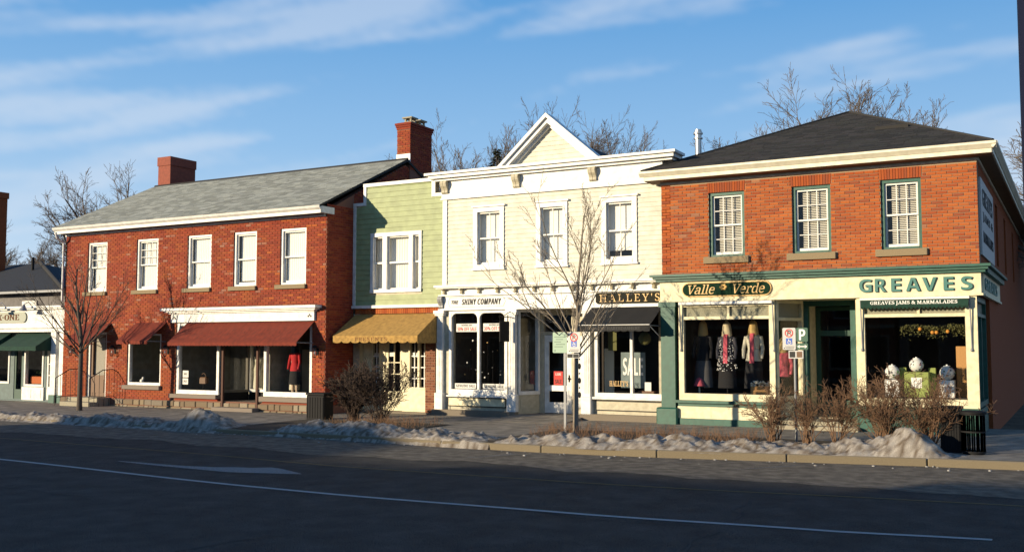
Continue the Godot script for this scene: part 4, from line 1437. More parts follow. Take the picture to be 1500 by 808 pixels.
func lantern(parent: Node, x: float, y: float, z: float) -> void:
	var m := MB.new()
	m.box(x - 0.04, x + 0.04, y - 0.08, y + 0.12, z, z + 0.02)
	m.rod([Vector3(x, y + 0.1, z + 0.02), Vector3(x, y + 0.2, z + 0.08), Vector3(x, y + 0.2, z + 0.15)], 0.01, 5)
	m.loft([[Vector3(x, y + 0.14, z + 0.15), 0.09, 0.09], [Vector3(x, y + 0.18, z + 0.15), 0.05, 0.05], [Vector3(x, y + 0.22, z + 0.15), 0.015, 0.015]], 6)
	m.loft([[Vector3(x, y - 0.16, z + 0.15), 0.03, 0.03], [Vector3(x, y - 0.13, z + 0.15), 0.06, 0.06]], 6)
	for i in 6:
		var a := TAU * i / 6
		m.rod([Vector3(x + cos(a) * 0.058, y - 0.13, z + 0.15 + sin(a) * 0.058), Vector3(x + cos(a) * 0.085, y + 0.14, z + 0.15 + sin(a) * 0.085)], 0.006, 4)
	var l := obj("wall_lantern", m, M.black_metal, parent)
	m = MB.new()
	m.loft([[Vector3(x, y - 0.13, z + 0.15), 0.05, 0.05], [Vector3(x, y + 0.14, z + 0.15), 0.075, 0.075]], 6, false)
	obj("lantern_glass", m, M.glass, l)
	m = MB.new(); m.ball(Vector3(x, y - 0.02, z + 0.15), 0.025, 0.05, 0.025, 8)
	obj("bulb", m, M.paper, l)

func left_brick_building() -> void:
	var z := 1.3
	var X0 := -31.63; var X1 := -19.67
	var b := thing("red_brick_building", "long red brick shop with grey shingle roof, two chimneys and red awnings", "building", Vector3(-25.6, 0.0, z))
	var wins := [[-30.44, -29.44, 4.0, 5.74], [-27.95, -26.91, 4.0, 5.74], [-25.52, -24.45, 4.0, 5.74], [-23.46, -22.48, 4.0, 5.74], [-21.50, -20.46, 4.0, 5.74]]
	var door := [-30.36, -29.34, 0.36, 2.62]
	var sw1 := [-28.30, -26.66, 0.80, 2.55]
	var shop := [-25.97, -20.18, 0.36, 2.88]
	var ops := wins.duplicate()
	ops.append_array([door, sw1, shop])
	var m := MB.new()
	wall(m, X0, X1 - 0.25, -0.1, 6.2, z, 0.25, ops)
	obj("wall", m, M.dark_mortar, b)
	m = MB.new()
	m.use(Transform3D(Basis(Vector3(0, 0, -1), Vector3.UP, Vector3(1, 0, 0)), Vector3(X1, 0, z)))
	m.prism(PackedVector2Array([Vector2(0, -0.1), Vector2(8.1, -0.1), Vector2(8.1, 6.2), Vector2(4.05, 8.22), Vector2(0, 6.2)]), -0.25, 0.0)
	m.plain()
	obj("gable_wall", m, M.dark_mortar, b)
	shell(b, X0, X1, -6.8, z, -0.1, 6.2, [0.3, 3.3, 6.15], M.side_brick)
	m = MB.new()
	for q in [[-29.0, -26.2, -1.6, -1.5], [-26.1, -24.0, -1.4, -1.3], [-22.3, -20.0, -1.2, -1.1], [-28.95, -28.9, -1.49, 0.9], [-26.25, -26.2, -1.49, 0.9], [-22.28, -22.23, -1.09, 0.9]]:
		one_box("partition", M.room_light, b, q[0], q[1], 0.3, 3.2, q[2], q[3])
	# brick skin
	var bo := ops.duplicate()
	for w in wins: bo.append([w[0] - 0.17, w[1] + 0.03, 3.86, 4.01])
	bo.append([-28.4, -26.6, 0.66, 0.82])
	bo.append([-26.2, -20.0, 0.36, 0.56])
	bo.append([-26.15, -20.0, 2.87, 3.36])
	var tones := [Color(0.37, 0.052, 0.016), Color(0.33, 0.043, 0.014), Color(0.41, 0.068, 0.019), Color(0.29, 0.038, 0.014), Color(0.43, 0.090, 0.023), Color(0.38, 0.062, 0.026)]
	var nz := FastNoiseLite.new(); nz.seed = 44; nz.frequency = 0.55; nz.fractal_octaves = 4
	var fl := FastNoiseLite.new(); fl.seed = 9; fl.frequency = 1.4; fl.fractal_octaves = 3
	var patch := func(x: float, y: float, c: Color, r: RandomNumberGenerator) -> Color:
		var k := 1.0 + 0.22 * nz.get_noise_2d(x, y) + r.randf_range(-0.05, 0.05)
		var o := Color(c.r * k, c.g * k, c.b * k)
		var warm := clampf(0.55 + 1.1 * fl.get_noise_2d(x, y), 0, 1) if y < 2.85 else clampf(fl.get_noise_2d(x + 40, y) * 1.6, 0, 1)
		o = o.lerp(Color(0.47, 0.112, 0.022), warm * 0.6)
		var salt := clampf(fl.get_noise_2d(x * 0.8 + 70, y * 0.8) * 2.2 - 0.35, 0, 1)
		if r.randf() < 0.05 + salt * 0.35: o = o.lerp(Color(0.52, 0.34, 0.25), r.randf_range(0.15, 0.5))
		return o
	var mats := []
	for i in tones.size():
		mats.append(mat("red_brick%d" % i, tones[i].linear_to_srgb(), 0.9, M.brick.albedo_texture, 2.2, M.brick.normal_texture))
	mats.append_array([M.brick_tone0, mats[0], mats[2]])
	lay_bricks(b, Transform3D(Basis(), Vector3(0, 0, z)), X0, X1, 0.34, 6.02, bo, tones, patch, 290, mats, 11)
	var dull := tones
	var side := Transform3D(Basis(Vector3(0, 0, -1), Vector3.UP, Vector3(1, 0, 0)), Vector3(X1, 0, z))
	lay_bricks(b, side, 0.0, 1.3, 0.34, 6.4, [], dull, func(_x, _y, c, _r): return c, 0, [], 12)
	lay_bricks(b, side, 1.3, 8.1, 6.45, 8.2, [], dull, func(_x, _y, c, _r): return c, 0, [], 13, func(y): return [maxf(1.3, 4.05 * (y - 6.2) / 2.02), 8.1 - 4.05 * (y - 6.2) / 2.02])
	# rough stone footing
	var r := RandomNumberGenerator.new(); r.seed = 77
	one_box("footing", M.dark_mortar, b, X0, X1, -0.1, 0.335, z, z + 0.03)
	for row in 2:
		var x := X0
		while x < X1 - 0.02:
			var w := r.randf_range(0.16, 0.58)
			var e := minf(x + w, X1)
			var y0 := -0.05 + row * 0.195 + r.randf() * 0.012; var y1 := 0.135 + row * 0.195 - r.randf() * 0.02
			if not (e > -30.65 and x < -29.05):
				m = MB.new()
				m.soft_box(x + 0.006, e - 0.006, y0, y1, z + 0.025, z + 0.06 + r.randf() * 0.03, 0.02)
				obj("footing_stone", m, [M.stone_a, M.stone_b, M.stone_c, M.grey_stone][r.randi() % 4], b)
			x = e
	# eaves and roof
	one_box("frieze_board", M.white_trim, b, X0, X1 - 0.05, 6.02, 6.10, z, z + 0.05)
	one_box("soffit", M.soffit_grey, b, X0 - 0.12, X1 + 0.06, 6.115, 6.145, z - 0.1, z + 0.36)
	m = MB.new()
	m.box(X0 - 0.14, X1 + 0.08, 6.085, 6.20, z + 0.361, z + 0.40)
	obj("fascia", m, M.white_trim, b)
	m = MB.new()
	m.use(Transform3D(Basis(Vector3(0, 0, 1), Vector3(0, 1, 0), Vector3(-1, 0, 0)), Vector3(0, 6.20, z + 0.38)))
	m.prism(PackedVector2Array([Vector2(0, 0), Vector2(0.04, -0.015), Vector2(0.10, 0.04), Vector2(0.12, 0.10), Vector2(0.0, 0.10)]), -(X1 + 0.1), -(X0 - 0.16))
	m.plain()
	m.box(X1 + 0.002, X1 + 0.08, 6.10, 6.30, z - 0.25, z + 0.36)
	obj("gutter", m, M.white_trim, b)
	m = MB.new()
	m.rod([Vector3(X0 - 0.05, 6.15, z + 0.42), Vector3(X0 - 0.05, 5.95, z + 0.36), Vector3(X0 - 0.02, 5.8, z + 0.1), Vector3(X0 - 0.02, 3.7, z + 0.1)], 0.035, 8)
	obj("downpipe", m, M.white_trim, b)
	var e0 := Vector3(X0 - 0.14, 6.31, z + 0.46); var zr := -2.75; var yr := 8.41
	m = MB.new()
	var X2 := X1 + 0.10
	m.use(Transform3D(Basis(Vector3(0, 0, 1), Vector3(0, 1, 0), Vector3(-1, 0, 0)), Vector3.ZERO))
	m.prism(PackedVector2Array([Vector2(z + 0.46, 6.31), Vector2(zr, yr), Vector2(2 * zr - z - 0.46, 6.31), Vector2(2 * zr - z - 0.46, 6.25), Vector2(zr, yr - 0.09), Vector2(z + 0.46, 6.25)]), -X2, -e0.x)
	m.plain()
	var roof := obj("roof", m, M.roof_deck, b)
	var up := Vector3(0, yr - 6.31, zr - e0.z)
	var gr := []
	for i in 7:
		var g := 0.30 + 0.035 * i
		gr.append(Color(g * 0.97, g * 1.02, g * 0.92))
	shingles(roof, e0, Vector3(1, 0, 0), up.normalized(), int(up.length() / 0.14), 0.14, func(_s): return [0.0, X2 - e0.x], gr, M.grey_shingle, 8)
	m = MB.new(); m.tube(Vector3(e0.x, yr + 0.0, zr), Vector3(X2, yr + 0.0, zr), 0.05, 0.05, 6, true)
	obj("ridge_cap", m, M.roof_deck, roof)
	# chimneys
	for q in [[-20.16, -19.62, -4.25, -2.95, 7.2, 9.76], [-31.90, -31.22, -4.3, -3.0, 7.2, 9.62]]:
		m = MB.new()
		m.box(q[0], q[1], q[4], q[5] - 0.02, q[2], q[3])
		var lefty: bool = q[0] < -30
		var ch := obj("chimney", m, M.dark_mortar if not lefty else M.red_chimney, roof)
		if lefty:
			tag(ch, "red painted chimney with a plain block top")
			m = MB.new()
			m.box(q[0] - 0.03, q[1] + 0.03, 9.27, q[5], q[2] - 0.03, q[3] + 0.03)
			obj("chimney_cap", m, M.red_chimney, roof)
			continue
		tag(ch, "brick chimney with white flashing and stone flue caps")
		lay_bricks(roof, Transform3D(Basis(), Vector3(0, 0, q[3])), q[0], q[1], 8.65, 9.50, [], [tones[0], tones[4], Color(0.42, 0.12, 0.04), tones[2]], func(_x, _y, c, _r): return c, 0, [], 31)
		lay_bricks(roof, Transform3D(Basis(Vector3(0, 0, -1), Vector3.UP, Vector3(1, 0, 0)), Vector3(q[1], 0, q[3])), 0.0, 1.3, 8.1, 9.50, [], dull, func(_x, _y, c, _r): return c, 0, [], 32)
		m = MB.new()
		m.box(q[0] - 0.015, q[1] + 0.02, 8.36, 8.64, q[3] + 0.001, q[3] + 0.03)
		obj("flashing", m, M.white_trim, roof)
		for k in 3:
			m = MB.new()
			var g := 0.02 + 0.022 * k
			m.box(q[0] - g, q[1] + g, 9.50 + k * 0.075, 9.568 + k * 0.075, q[2] - g, q[3] + g)
			obj("corbel_course", m, [M.red_brick0, M.red_brick3, M.red_brick1][k], roof)
		for k in 2:
			var cz: float = q[3] - 0.38 - k * 0.55; var cx: float = (q[0] + q[1]) / 2
			m = MB.new()
			m.box(cx - 0.15, cx + 0.15, 9.72, 9.82, cz - 0.15, cz + 0.15)
			for s in [[-1, -1], [1, -1], [1, 1], [-1, 1]]: m.box(cx + s[0] * 0.11 - 0.03, cx + s[0] * 0.11 + 0.03, 9.82, 9.92, cz + s[1] * 0.11 - 0.03, cz + s[1] * 0.11 + 0.03)
			m.box(cx - 0.20, cx + 0.20, 9.92, 9.97, cz - 0.20, cz + 0.20)
			obj("flue_cap", m, M.pale_stone, roof)
	# upper windows
	for i in 5:
		var w: Array = wins[i]
		var win := sash_window(b, w[0], w[1], w[2], w[3], z - 0.05, 3 if i < 2 else 1, 3 if i < 2 else 1, 0.075, M.white_trim, M.white_paint, 0.02, 0.12, true)
		m = MB.new()
		m.soft_box(w[0] - 0.16, w[1] + 0.03, w[2] - 0.13, w[2], z - 0.2, z + 0.09, 0.012)
		obj("sill", m, M.sandstone, win)
		m = MB.new()
		var n := 22
		for k in n:
			var x0: float = w[0] + [0.13, 0.09, 0.11, 0.14, 0.10][i]
			var a: float = x0 + (w[1] - 0.08 - x0) * k / n; var e: float = a + (w[1] - 0.08 - x0) / n
			var za := z - 0.20 - (0.012 if k % 2 == 0 else 0.0); var zb := z - 0.20 - (0.0 if k % 2 == 0 else 0.012)
			var hem: float = w[2] + [0.05, 0.12, 0.05, 0.18, 0.08][i]
			m.quad(Vector3(a, hem, za), Vector3(a, w[3] - 0.06, za), Vector3(e, w[3] - 0.06, zb), Vector3(e, hem, zb))
		obj("curtain", m, M.curtain, win)
	# door with steps and railings
	m = MB.new()
	m.box(door[0], door[0] + 0.10, door[2], door[3], z - 0.2, z - 0.05); m.box(door[1] - 0.10, door[1], door[2], door[3], z - 0.2, z - 0.05)
	m.box(door[0] + 0.10, door[1] - 0.10, door[3] - 0.10, door[3], z - 0.2, z - 0.05)
	var df := obj("door_frame", m, M.white_trim, b)
	m = MB.new()
	wall(m, door[0] + 0.10, door[1] - 0.10, door[2] + 0.01, door[3] - 0.1, z - 0.1, 0.05, [[door[0] + 0.2, door[1] - 0.2, 1.1, 2.4]])
	m.box(door[0] + 0.22, door[1] - 0.22, 0.5, 0.95, z - 0.1, z - 0.085)
	obj("door", m, M.wood, df)
	pane(df, door[0] + 0.2, door[1] - 0.2, 1.1, 2.4, z - 0.12)
	one_box("lace_curtain", M.lace, df, door[0] + 0.18, door[1] - 0.18, 1.08, 2.42, z - 0.2, z - 0.19)
	m = MB.new(); m.ball(Vector3(door[1] - 0.15, 1.2, z - 0.07), 0.03, 0.03, 0.03, 8)
	obj("handle", m, M.gold_leaf, df)
	m = MB.new()
	m.soft_box(-30.62, -29.08, 0.0, 0.36, z - 0.05, z + 0.55, 0.015)
	m.soft_box(-30.62, -29.08, 0.0, 0.22, z + 0.551, z + 0.85, 0.015)
	obj("steps", m, M.pale_stone, b)
	for x in [-30.72, -28.98]:
		m = MB.new()
		m.rod([Vector3(x, sy(x), z + 0.95), Vector3(x, 1.02, z + 0.95), Vector3(x, 1.30, z + 0.42), Vector3(x, 1.32, z + 0.02)], 0.016, 6)
		for k in 4:
			var zz := z + 0.15 + k * 0.2
			m.rod([Vector3(x, sy(x), zz), Vector3(x, 1.3 if zz < z + 0.42 else 1.3 - (zz - z - 0.42) * 0.53, zz)], 0.009, 5)
		m.rod([Vector3(x, 0.42, z + 0.02), Vector3(x, 0.35, z + 0.95)], 0.010, 5)
		obj("railing", m, M.iron, b)
	# display windows
	var I := Transform3D(Basis(), Vector3(0, 0, z - 0.06))
	shop_window(b, I, sw1[0], sw1[1], sw1[2], sw1[3], [], 0.085, M.white_trim, 0.09)
	var lw := shop_window(b, I, -25.95, -24.05, 0.56, 2.88, [], 0.10, M.white_trim, 0.13)
	var rw := shop_window(b, I, -22.14, -20.20, 0.56, 2.88, [], 0.10, M.white_trim, 0.15)
	tag(rw, "white framed display window with a red and black outfit behind it")
	m = MB.new()
	for q in [[-28.42, -26.60, 0.665, 0.80], [-26.15, -24.02, 0.43, 0.559], [-22.2, -20.02, 0.41, 0.559]]:
		m = MB.new()
		m.soft_box(q[0], q[1], q[2], q[3], z - 0.1, z + 0.12, 0.012)
		obj("stone_sill", m, M.weathered_stone, b)
	m = MB.new()
	m.box(-25.97, -24.05, 0.36, 0.43, z - 0.2, z + 0.01)
	obj("sill_course", m, M.red_brick0, b)
	one_box("sill_course", M.red_brick0, b, -22.14, -20.18, 0.36, 0.41, z - 0.2, z + 0.01)
	for q in [[-24.05, z - 0.08, -23.80, 0.15], [-22.50, 0.15, -22.15, z - 0.08]]:
		var t := plan(q[0], q[1], q[2], q[3])
		var l := Vector2(q[2] - q[0], q[3] - q[1]).length()
		shop_window(b, t, 0.02, l - 0.02, 0.62, 2.88, [], 0.06, M.room_trim, 0.08)
		m = MB.new(); m.use(t); m.box(0.02, l - 0.02, 0.3, 0.619, -0.08, 0.0)
		obj("splay_panel", m, M.black_metal, b)
	shop_window(b, Transform3D(Basis(), Vector3(0, 0, 0.15)), -23.80, -22.50, 0.62, 2.88, [-22.75], 0.06, M.white_trim, 0.09)
	one_box("dark_base", M.black_metal, b, -23.80, -22.50, 0.36, 0.619, 0.07, 0.15)
	m = MB.new(); m.box(-24.05, -22.15, 0.0, 0.36, 0.0, z - 0.02); m.soft_box(-23.95, -22.2, 0.0, 0.2, z - 0.019, z + 0.38, 0.015)
	obj("steps", m, M.weathered_stone, b)
	for x in [-23.77, -22.30]:
		m = MB.new()
		m.box(x - 0.035, x + 0.035, 0.10, 2.74, z + 0.03, z + 0.10)
		m.box(x - 0.06, x + 0.06, 0.08, 0.16, z + 0.01, z + 0.13)
		obj("iron_post", m, M.rust_iron, b)
	one_box("display_ceiling", M.room, b, -25.95, -20.2, 2.881, 2.95, -1.2, z - 0.26)
	# white cornice over the shop window
	m = MB.new()
	m.box(-26.14, -20.05, 2.885, 3.165, z, z + 0.09)
	m.box(-26.20, -19.99, 3.166, 3.21, z, z + 0.16)
	m.box(-26.30, -19.90, 3.211, 3.26, z, z + 0.24)
	m.box(-26.40, -19.82, 3.261, 3.345, z, z + 0.32)
	var co := obj("shop_cornice", m, M.white_trim, b)
	for x in [-25.98, -20.22]:
		m = MB.new()
		for k in 3: m.tube(Vector3(x - 0.05 + k * 0.05, 3.03 + (0.03 if k == 1 else -0.015), z + 0.09), Vector3(x - 0.05 + k * 0.05, 3.03 + (0.03 if k == 1 else -0.015), z + 0.10), 0.028, 0.028, 8, true)
		obj("trefoil", m, M.ink, co)
	m = MB.new()
	m.box(-26.38, -19.84, 3.346, 3.36, z, z + 0.31)
	obj("lead_flashing", m, M.roof_deck, co)
	tag(awning(b, -25.47, -20.09, 2.86, 2.23, z + 0.016, 0.80, 0.11, M.red_canvas, 0.13, false, 0.02), "long red canvas awning over the double display window")
	tag(awning(b, -27.88, -26.40, 2.90, 2.28, z + 0.016, 0.80, 0.11, M.red_canvas, 0.13, false, 0.02), "short red canvas awning over the single shop window")
	tag(awning(b, -30.50, -29.10, 2.90, 2.28, z + 0.016, 0.80, 0.11, M.red_canvas, 0.13, false, 0.02), "short red canvas awning over the side door")
	for x in [-31.03, -28.88, -26.30, -19.95]: lantern(b, x, 1.93, z + 0.014)

func white_shop() -> void:
	var z := 1.2
	var X0 := -42.0; var X1 := -31.72
	var b := thing("white_shop", "low white wooden shop with a green awning and a silver name board", "building", Vector3(-36.0, 0.0, z))
	var m := MB.new()
	wall(m, X0, X1, 2.62, 3.5, z, 0.2, [])
	wall(m, X0, X1, -0.1, 2.62, z - 0.25, 0.15, [[-37.5, -32.35, -0.2, 2.62]])
	m.box(X1 - 0.2, X1, -0.1, 3.5, -4.0, z - 0.21)
	m.box(X0, X0 + 0.2, -0.1, 3.5, -4.0, z - 0.41)
	m.box(X0 + 0.2, X1 - 0.2, -0.1, 3.5, -4.0, -3.8)
	obj("wall", m, M.white_trim, b)
	one_box("roof", M.slate_roof, b, X0, X1, 3.501, 3.54, -4.0, z)
	m = MB.new()
	m.box(X0, X1 + 0.02, 3.44, 3.50, z, z + 0.12); m.box(X0, X1 + 0.03, 3.501, 3.565, z - 0.1, z + 0.20)
	m.box(X0, X1 + 0.02, 2.76, 2.83, z, z + 0.09); m.box(X0, X1 + 0.02, 2.62, 2.70, z, z + 0.05)
	obj("cornice", m, M.white_trim, b)
	var pts := PackedVector2Array()
	var c0 := -37.5; var c1 := -33.85; var h := 0.20; var cy := 3.17
	for i in 9: pts.append(Vector2(c0 + h + cos(PI / 2 + PI * i / 8) * h, cy + sin(PI / 2 + PI * i / 8) * h))
	for i in 9: pts.append(Vector2(c1 - h + cos(-PI / 2 + PI * i / 8) * h, cy + sin(-PI / 2 + PI * i / 8) * h))
	m = MB.new(); m.prism(pts, z + 0.005, z + 0.05)
	var sb := obj("name_board", m, M.glow_board, b)
	tag(sb, "silver grey round-ended name board")
	lettering("lettering", "UX·ONE", font("Droid Serif", true), M.faded_print, sb, Transform3D(), -35.85, -34.25, 3.07, 3.28, z + 0.051, 0.012)
	for q in [[-35.0, M.white_paint], [-33.45, M.galvanised], [-36.6, M.white_paint]]:
		m = MB.new()
		var y := 3.38
		m.rod([Vector3(q[0], 3.55, z + 0.1), Vector3(q[0], 3.72, z + 0.25), Vector3(q[0], 3.62, z + 0.42)], 0.014, 5)
		m.loft([[Vector3(q[0], y, z + 0.46), 0.16, 0.16], [Vector3(q[0], y + 0.1, z + 0.45), 0.10, 0.10], [Vector3(q[0], y + 0.24, z + 0.43), 0.03, 0.03]], 12)
		obj("barn_lamp", m, q[1], b)
	tag(awning(b, -34.55, -32.40, 2.60, 2.10, z - 0.2, 0.85, 0.16, M.green_canvas, 0.2, true, 0.01), "dark green canvas awning over the plant window")
	tag(awning(b, -38.2, -35.0, 2.60, 2.10, z - 0.2, 0.85, 0.16, M.green_canvas, 0.2, true, 0.01), "dark green canvas awning beyond the dark door")
	# shop front
	var zf := z - 0.3
	m = MB.new()
	wall(m, -37.5, -32.35, -0.1, 2.62, zf, 0.12, [[-34.32, -33.22, 0.62, 2.55], [-34.95, -34.45, 0.15, 2.4], [-36.9, -35.2, 0.7, 2.5], [-33.08, -32.56, 0.15, 2.4]])
	obj("front_wall", m, M.blue_grey, b)
	var T := Transform3D(Basis(), Vector3(0, 0, zf))
	shop_window(b, T, -34.32, -33.22, 0.62, 2.55, [], 0.07, M.white_trim, 0.08)
	shop_window(b, T, -36.9, -35.2, 0.7, 2.5, [-36.0], 0.07, M.white_trim, 0.08)
	m = MB.new()
	m.box(-34.40, -33.15, 0.12, 0.60, zf, zf + 0.05)
	for q in [-34.3, -33.74]: m.box(q, q + 0.45, 0.2, 0.52, zf + 0.05, zf + 0.062)
	obj("base_panel", m, M.white_trim, b)
	one_box("interior", M.room, b, -38.0, -32.4, 0.0, 2.6, -2.5, -2.4)
	m = MB.new(); wall(m, -34.94, -34.46, 0.15, 2.4, zf - 0.02, 0.05, [[-34.86, -34.54, 0.5, 2.2]])
	var d := obj("door", m, M.dark_green, b)
	pane(d, -34.86, -34.54, 0.5, 2.2, zf - 0.05)
	m = MB.new(); wall(m, -33.07, -32.57, 0.15, 2.4, zf - 0.02, 0.05, [[-32.99, -32.65, 0.62, 2.28]])
	for k in 3: m.box(-32.99, -32.65, 0.62 + (k + 1) * 0.415 - 0.015, 0.62 + (k + 1) * 0.415 + 0.015, zf - 0.06, zf - 0.025)
	m.box(-32.835, -32.805, 0.62, 2.28, zf - 0.06, zf - 0.022)
	d = obj("glazed_door", m, M.white_trim, b)
	pane(d, -32.99, -32.65, 0.62, 2.28, zf - 0.05)
	one_box("lace_curtain", M.lace, d, -33.0, -32.64, 0.6, 2.3, zf - 0.12, zf - 0.11)
	for q in [[-32.42, -32.14], [-31.95, -31.73]]:
		m = MB.new(); m.box(q[0], q[1], 0.36, 2.62, z - 0.2, z + 0.03)
		obj("pilaster", m, M.white_trim, b)
		m = MB.new(); m.box(q[0] - 0.02, q[1] + 0.01, -0.05, 0.36, z - 0.2, z + 0.06)
		obj("pilaster_base", m, M.green_paint, b)
	one_box("plinth", M.blue_grey, b, -37.5, -32.43, -0.05, 0.12, zf + 0.001, zf + 0.1)
	# planter behind the sill
	m = MB.new(); m.soft_box(-34.22, -33.35, 0.72, 0.98, zf - 0.42, zf - 0.16, 0.02)
	var pl := thing("planter_box", "orange planter box in the dark window of the white shop", "planter", Vector3(-33.8, 0.70, zf - 0.3))
	obj("box", m, M.terracotta, pl)
	m = MB.new()
	var r := RandomNumberGenerator.new(); r.seed = 2
	for i in 160:
		var p := Vector3(r.randf_range(-34.15, -33.4), 0.97 + r.randf() * 0.25, zf - 0.3 + r.randf_range(-0.12, 0.12))
		var a := Vector3(r.randfn(), r.randfn(), r.randfn()).normalized() * 0.05; var e := Vector3(r.randfn(), r.randfn(), r.randfn()).normalized() * 0.03
		m.tri(p, p + a, p + e)
	obj("leaves", m, M.leaf, pl)
	one_box("window_shelf", M.room, b, -34.30, -33.25, 0.60, 0.70, zf - 0.5, zf - 0.12)
	# the house behind it
	var hsz := -3.0
	var hb := thing("dark_roofed_house", "low grey house with a dark hipped roof behind the white shop", "house", Vector3(-46, 0, -6))
	m = MB.new()
	m.box(-60, -38.0, -0.06, 4.62, -10.5, -3.6)
	var hw := obj("wall", m, M.grey_siding, hb)
	m = MB.new()
	var a0 := Vector3(-60.4, 4.6, -3.0); var a1 := Vector3(-37.5, 4.5, -3.0); var a2 := Vector3(-37.5, 4.5, -11.0); var a3 := Vector3(-60.4, 4.6, -11.0)
	var r0 := Vector3(-56.5, 6.25, -7.0); var r1 := Vector3(-44.6, 6.15, -7.0)
	m.quad(a0, r0, r1, a1); m.tri(a1, r1, a2); m.quad(a2, r1, r0, a3); m.tri(a3, r0, a0)
	m.quad(a0 - Vector3(0, 0.02, 0), a1 - Vector3(0, 0.02, 0), a2 - Vector3(0, 0.02, 0), a3 - Vector3(0, 0.02, 0))
	var hr := obj("roof", m, M.slate_roof, hb)
	m = MB.new(); m.box(-60.3, -37.45, 4.40, 4.50, -3.02, -2.98)
	obj("gutter", m, M.galvanised, hb)
	m = MB.new()
	m.tube(a1 + Vector3(0, 0.03, 0), r1 + Vector3(0, 0.05, 0), 0.10, 0.10, 6, true)
	obj("hip_cap", m, M.roof_deck, hr)
	m = MB.new()
	m.box(-46.85, -46.35, 5.0, 9.55, -6.3, -5.8); m.box(-46.9, -46.3, 9.4, 9.7, -6.35, -5.75)
	obj("chimney", m, M.side_brick, hr)
	m = MB.new(); m.tube(Vector3(-43.8, 5.6, -6.0), Vector3(-43.8, 6.35, -6.0), 0.07, 0.07, 8, true)
	obj("vent_pipe", m, M.black_metal, hr)
	for x in [-47.0, -44.0, -41.0]:
		m = MB.new(); m.box(x, x + 1.0, 2.8, 4.1, -3.62, -3.55)
		var ww := obj("window", m, M.white_trim, hb)
		pane(ww, x + 0.08, x + 0.92, 2.88, 4.02, -3.54)
	var wg := thing("rear_wing_house", "dark roofed wing house showing beside the brick wall", "house", Vector3(-44, 0, -15))
	m = MB.new(); m.box(-52, -38.5, -0.06, 4.8, -19, -12.5)
	obj("wall", m, M.grey_siding, wg)
	m = MB.new()
	m.use(Transform3D(Basis(Vector3(0, 0, 1), Vector3(0, 1, 0), Vector3(-1, 0, 0)), Vector3.ZERO))
	m.prism(PackedVector2Array([Vector2(-12.0, 4.75), Vector2(-15.7, 6.75), Vector2(-19.5, 4.75)]), 38.2, 52.4)
	obj("roof", m, M.slate_roof, wg)

# the far side of the street, behind the viewer: it shades the road and is mirrored in the shop windows
func opposite_side() -> void:
	var m := MB.new()
	m.box(-150, 60, -0.05, 0.14, 30.2, 36.0)
	tag(kind(obj("far_pavement", m, M.concrete), "structure"), "concrete pavement on the far side of the road")
	var rows := [[-78.0, -60.0, 6.25, "side_brick", "brown brick shop with a tall parapet across the street"], [-60.0, -52.2, 6.4, "grey_siding", "narrow grey shop across the street"], [-52.0, -44.6, 5.95, "putty", "tan shop with a low cornice across the street"], [-44.4, -33.9, 6.75, "side_brick", "taller brown brick shop across the street"], [-33.7, -27.6, 5.55, "white_trim", "white painted shop across the street"], [-27.4, -21.2, 5.75, "blue_grey", "blue grey shop across the street"], [-21.0, -9.0, 6.15, "red_chimney", "red painted shop across the street"], [-8.8, 4.0, 6.05, "grey_siding", "wide grey shop across the street"], [4.2, 18.0, 6.3, "putty", "tan shop at the far end across the street"]]
	for q in rows:
		var b := thing("opposite_shop", q[4], "building", Vector3((q[0] + q[1]) / 2, 0, 36), "shops across the street")
		m = MB.new()
		m.box(q[0], q[1], -0.06, q[2], 36.0, 45.0)
		obj("wall", m, M[q[3]], b)
		m = MB.new()
		m.box(q[0], q[1], q[2] - 0.35, q[2] - 0.12, 35.8, 35.999)
		m.box(q[0], q[1], 3.1, 3.3, 35.8, 35.999)
		obj("cornice", m, M.putty, b)
		var n := int((q[1] - q[0]) / 2.2)
		for i in n:
			var x: float = q[0] + (q[1] - q[0]) * (i + 0.5) / n
			m = MB.new(); m.box(x - 0.55, x + 0.55, 3.75, 5.1, 35.93, 35.999)
			var w := obj("window", m, M.white_paint, b)
			m = MB.new(); m.box(x - 0.46, x + 0.46, 3.84, 5.01, 35.91, 35.929)
			obj("pane", m, M.black_metal, w)
			m = MB.new(); m.box(x - 0.85, x + 0.85, 0.6, 2.7, 35.93, 35.999)
			var s := obj("shop_window", m, M.putty, b)
			m = MB.new(); m.box(x - 0.75, x + 0.75, 0.75, 2.6, 35.91, 35.929)
			obj("pane", m, M.black_metal, s)


func grow(m: MB, r: RandomNumberGenerator, p: Vector3, d: Vector3, len_: float, rad: float, lvl: int, P: Dictionary) -> void:
	var n: int = P.segs[lvl]
	var thin: float = P.thin
	var q := p
	for i in n:
		d = (d + Vector3(r.randfn(), r.randfn(), r.randfn()) * P.wob + Vector3.UP * P.up[lvl]).normalized()
		var e := q + d * len_ / n
		var ra := maxf(thin, rad * (1.0 - 0.72 * i / n)); var rb := maxf(thin * 0.8, rad * (1.0 - 0.72 * (i + 1) / n))
		m.tube(q, e, ra, rb, 8 if ra > 0.05 else (5 if ra > 0.02 else 3))
		if lvl < P.levels:
			var t := float(i + 1) / n
			if t > P.bare[lvl]:
				for k in P.kids[lvl]:
					if r.randf() > P.chance: continue
					var side := d.cross(Vector3(r.randfn(), r.randfn(), r.randfn())).normalized()
					var a: float = P.ang[lvl] * r.randf_range(0.7, 1.25)
					grow(m, r, q.lerp(e, r.randf()), (d * cos(a) + side * sin(a)).normalized(), len_ * P.ratio[lvl] * r.randf_range(0.6, 1.15) * (1.15 - 0.45 * t), rb * P.slim, lvl + 1, P)
		q = e

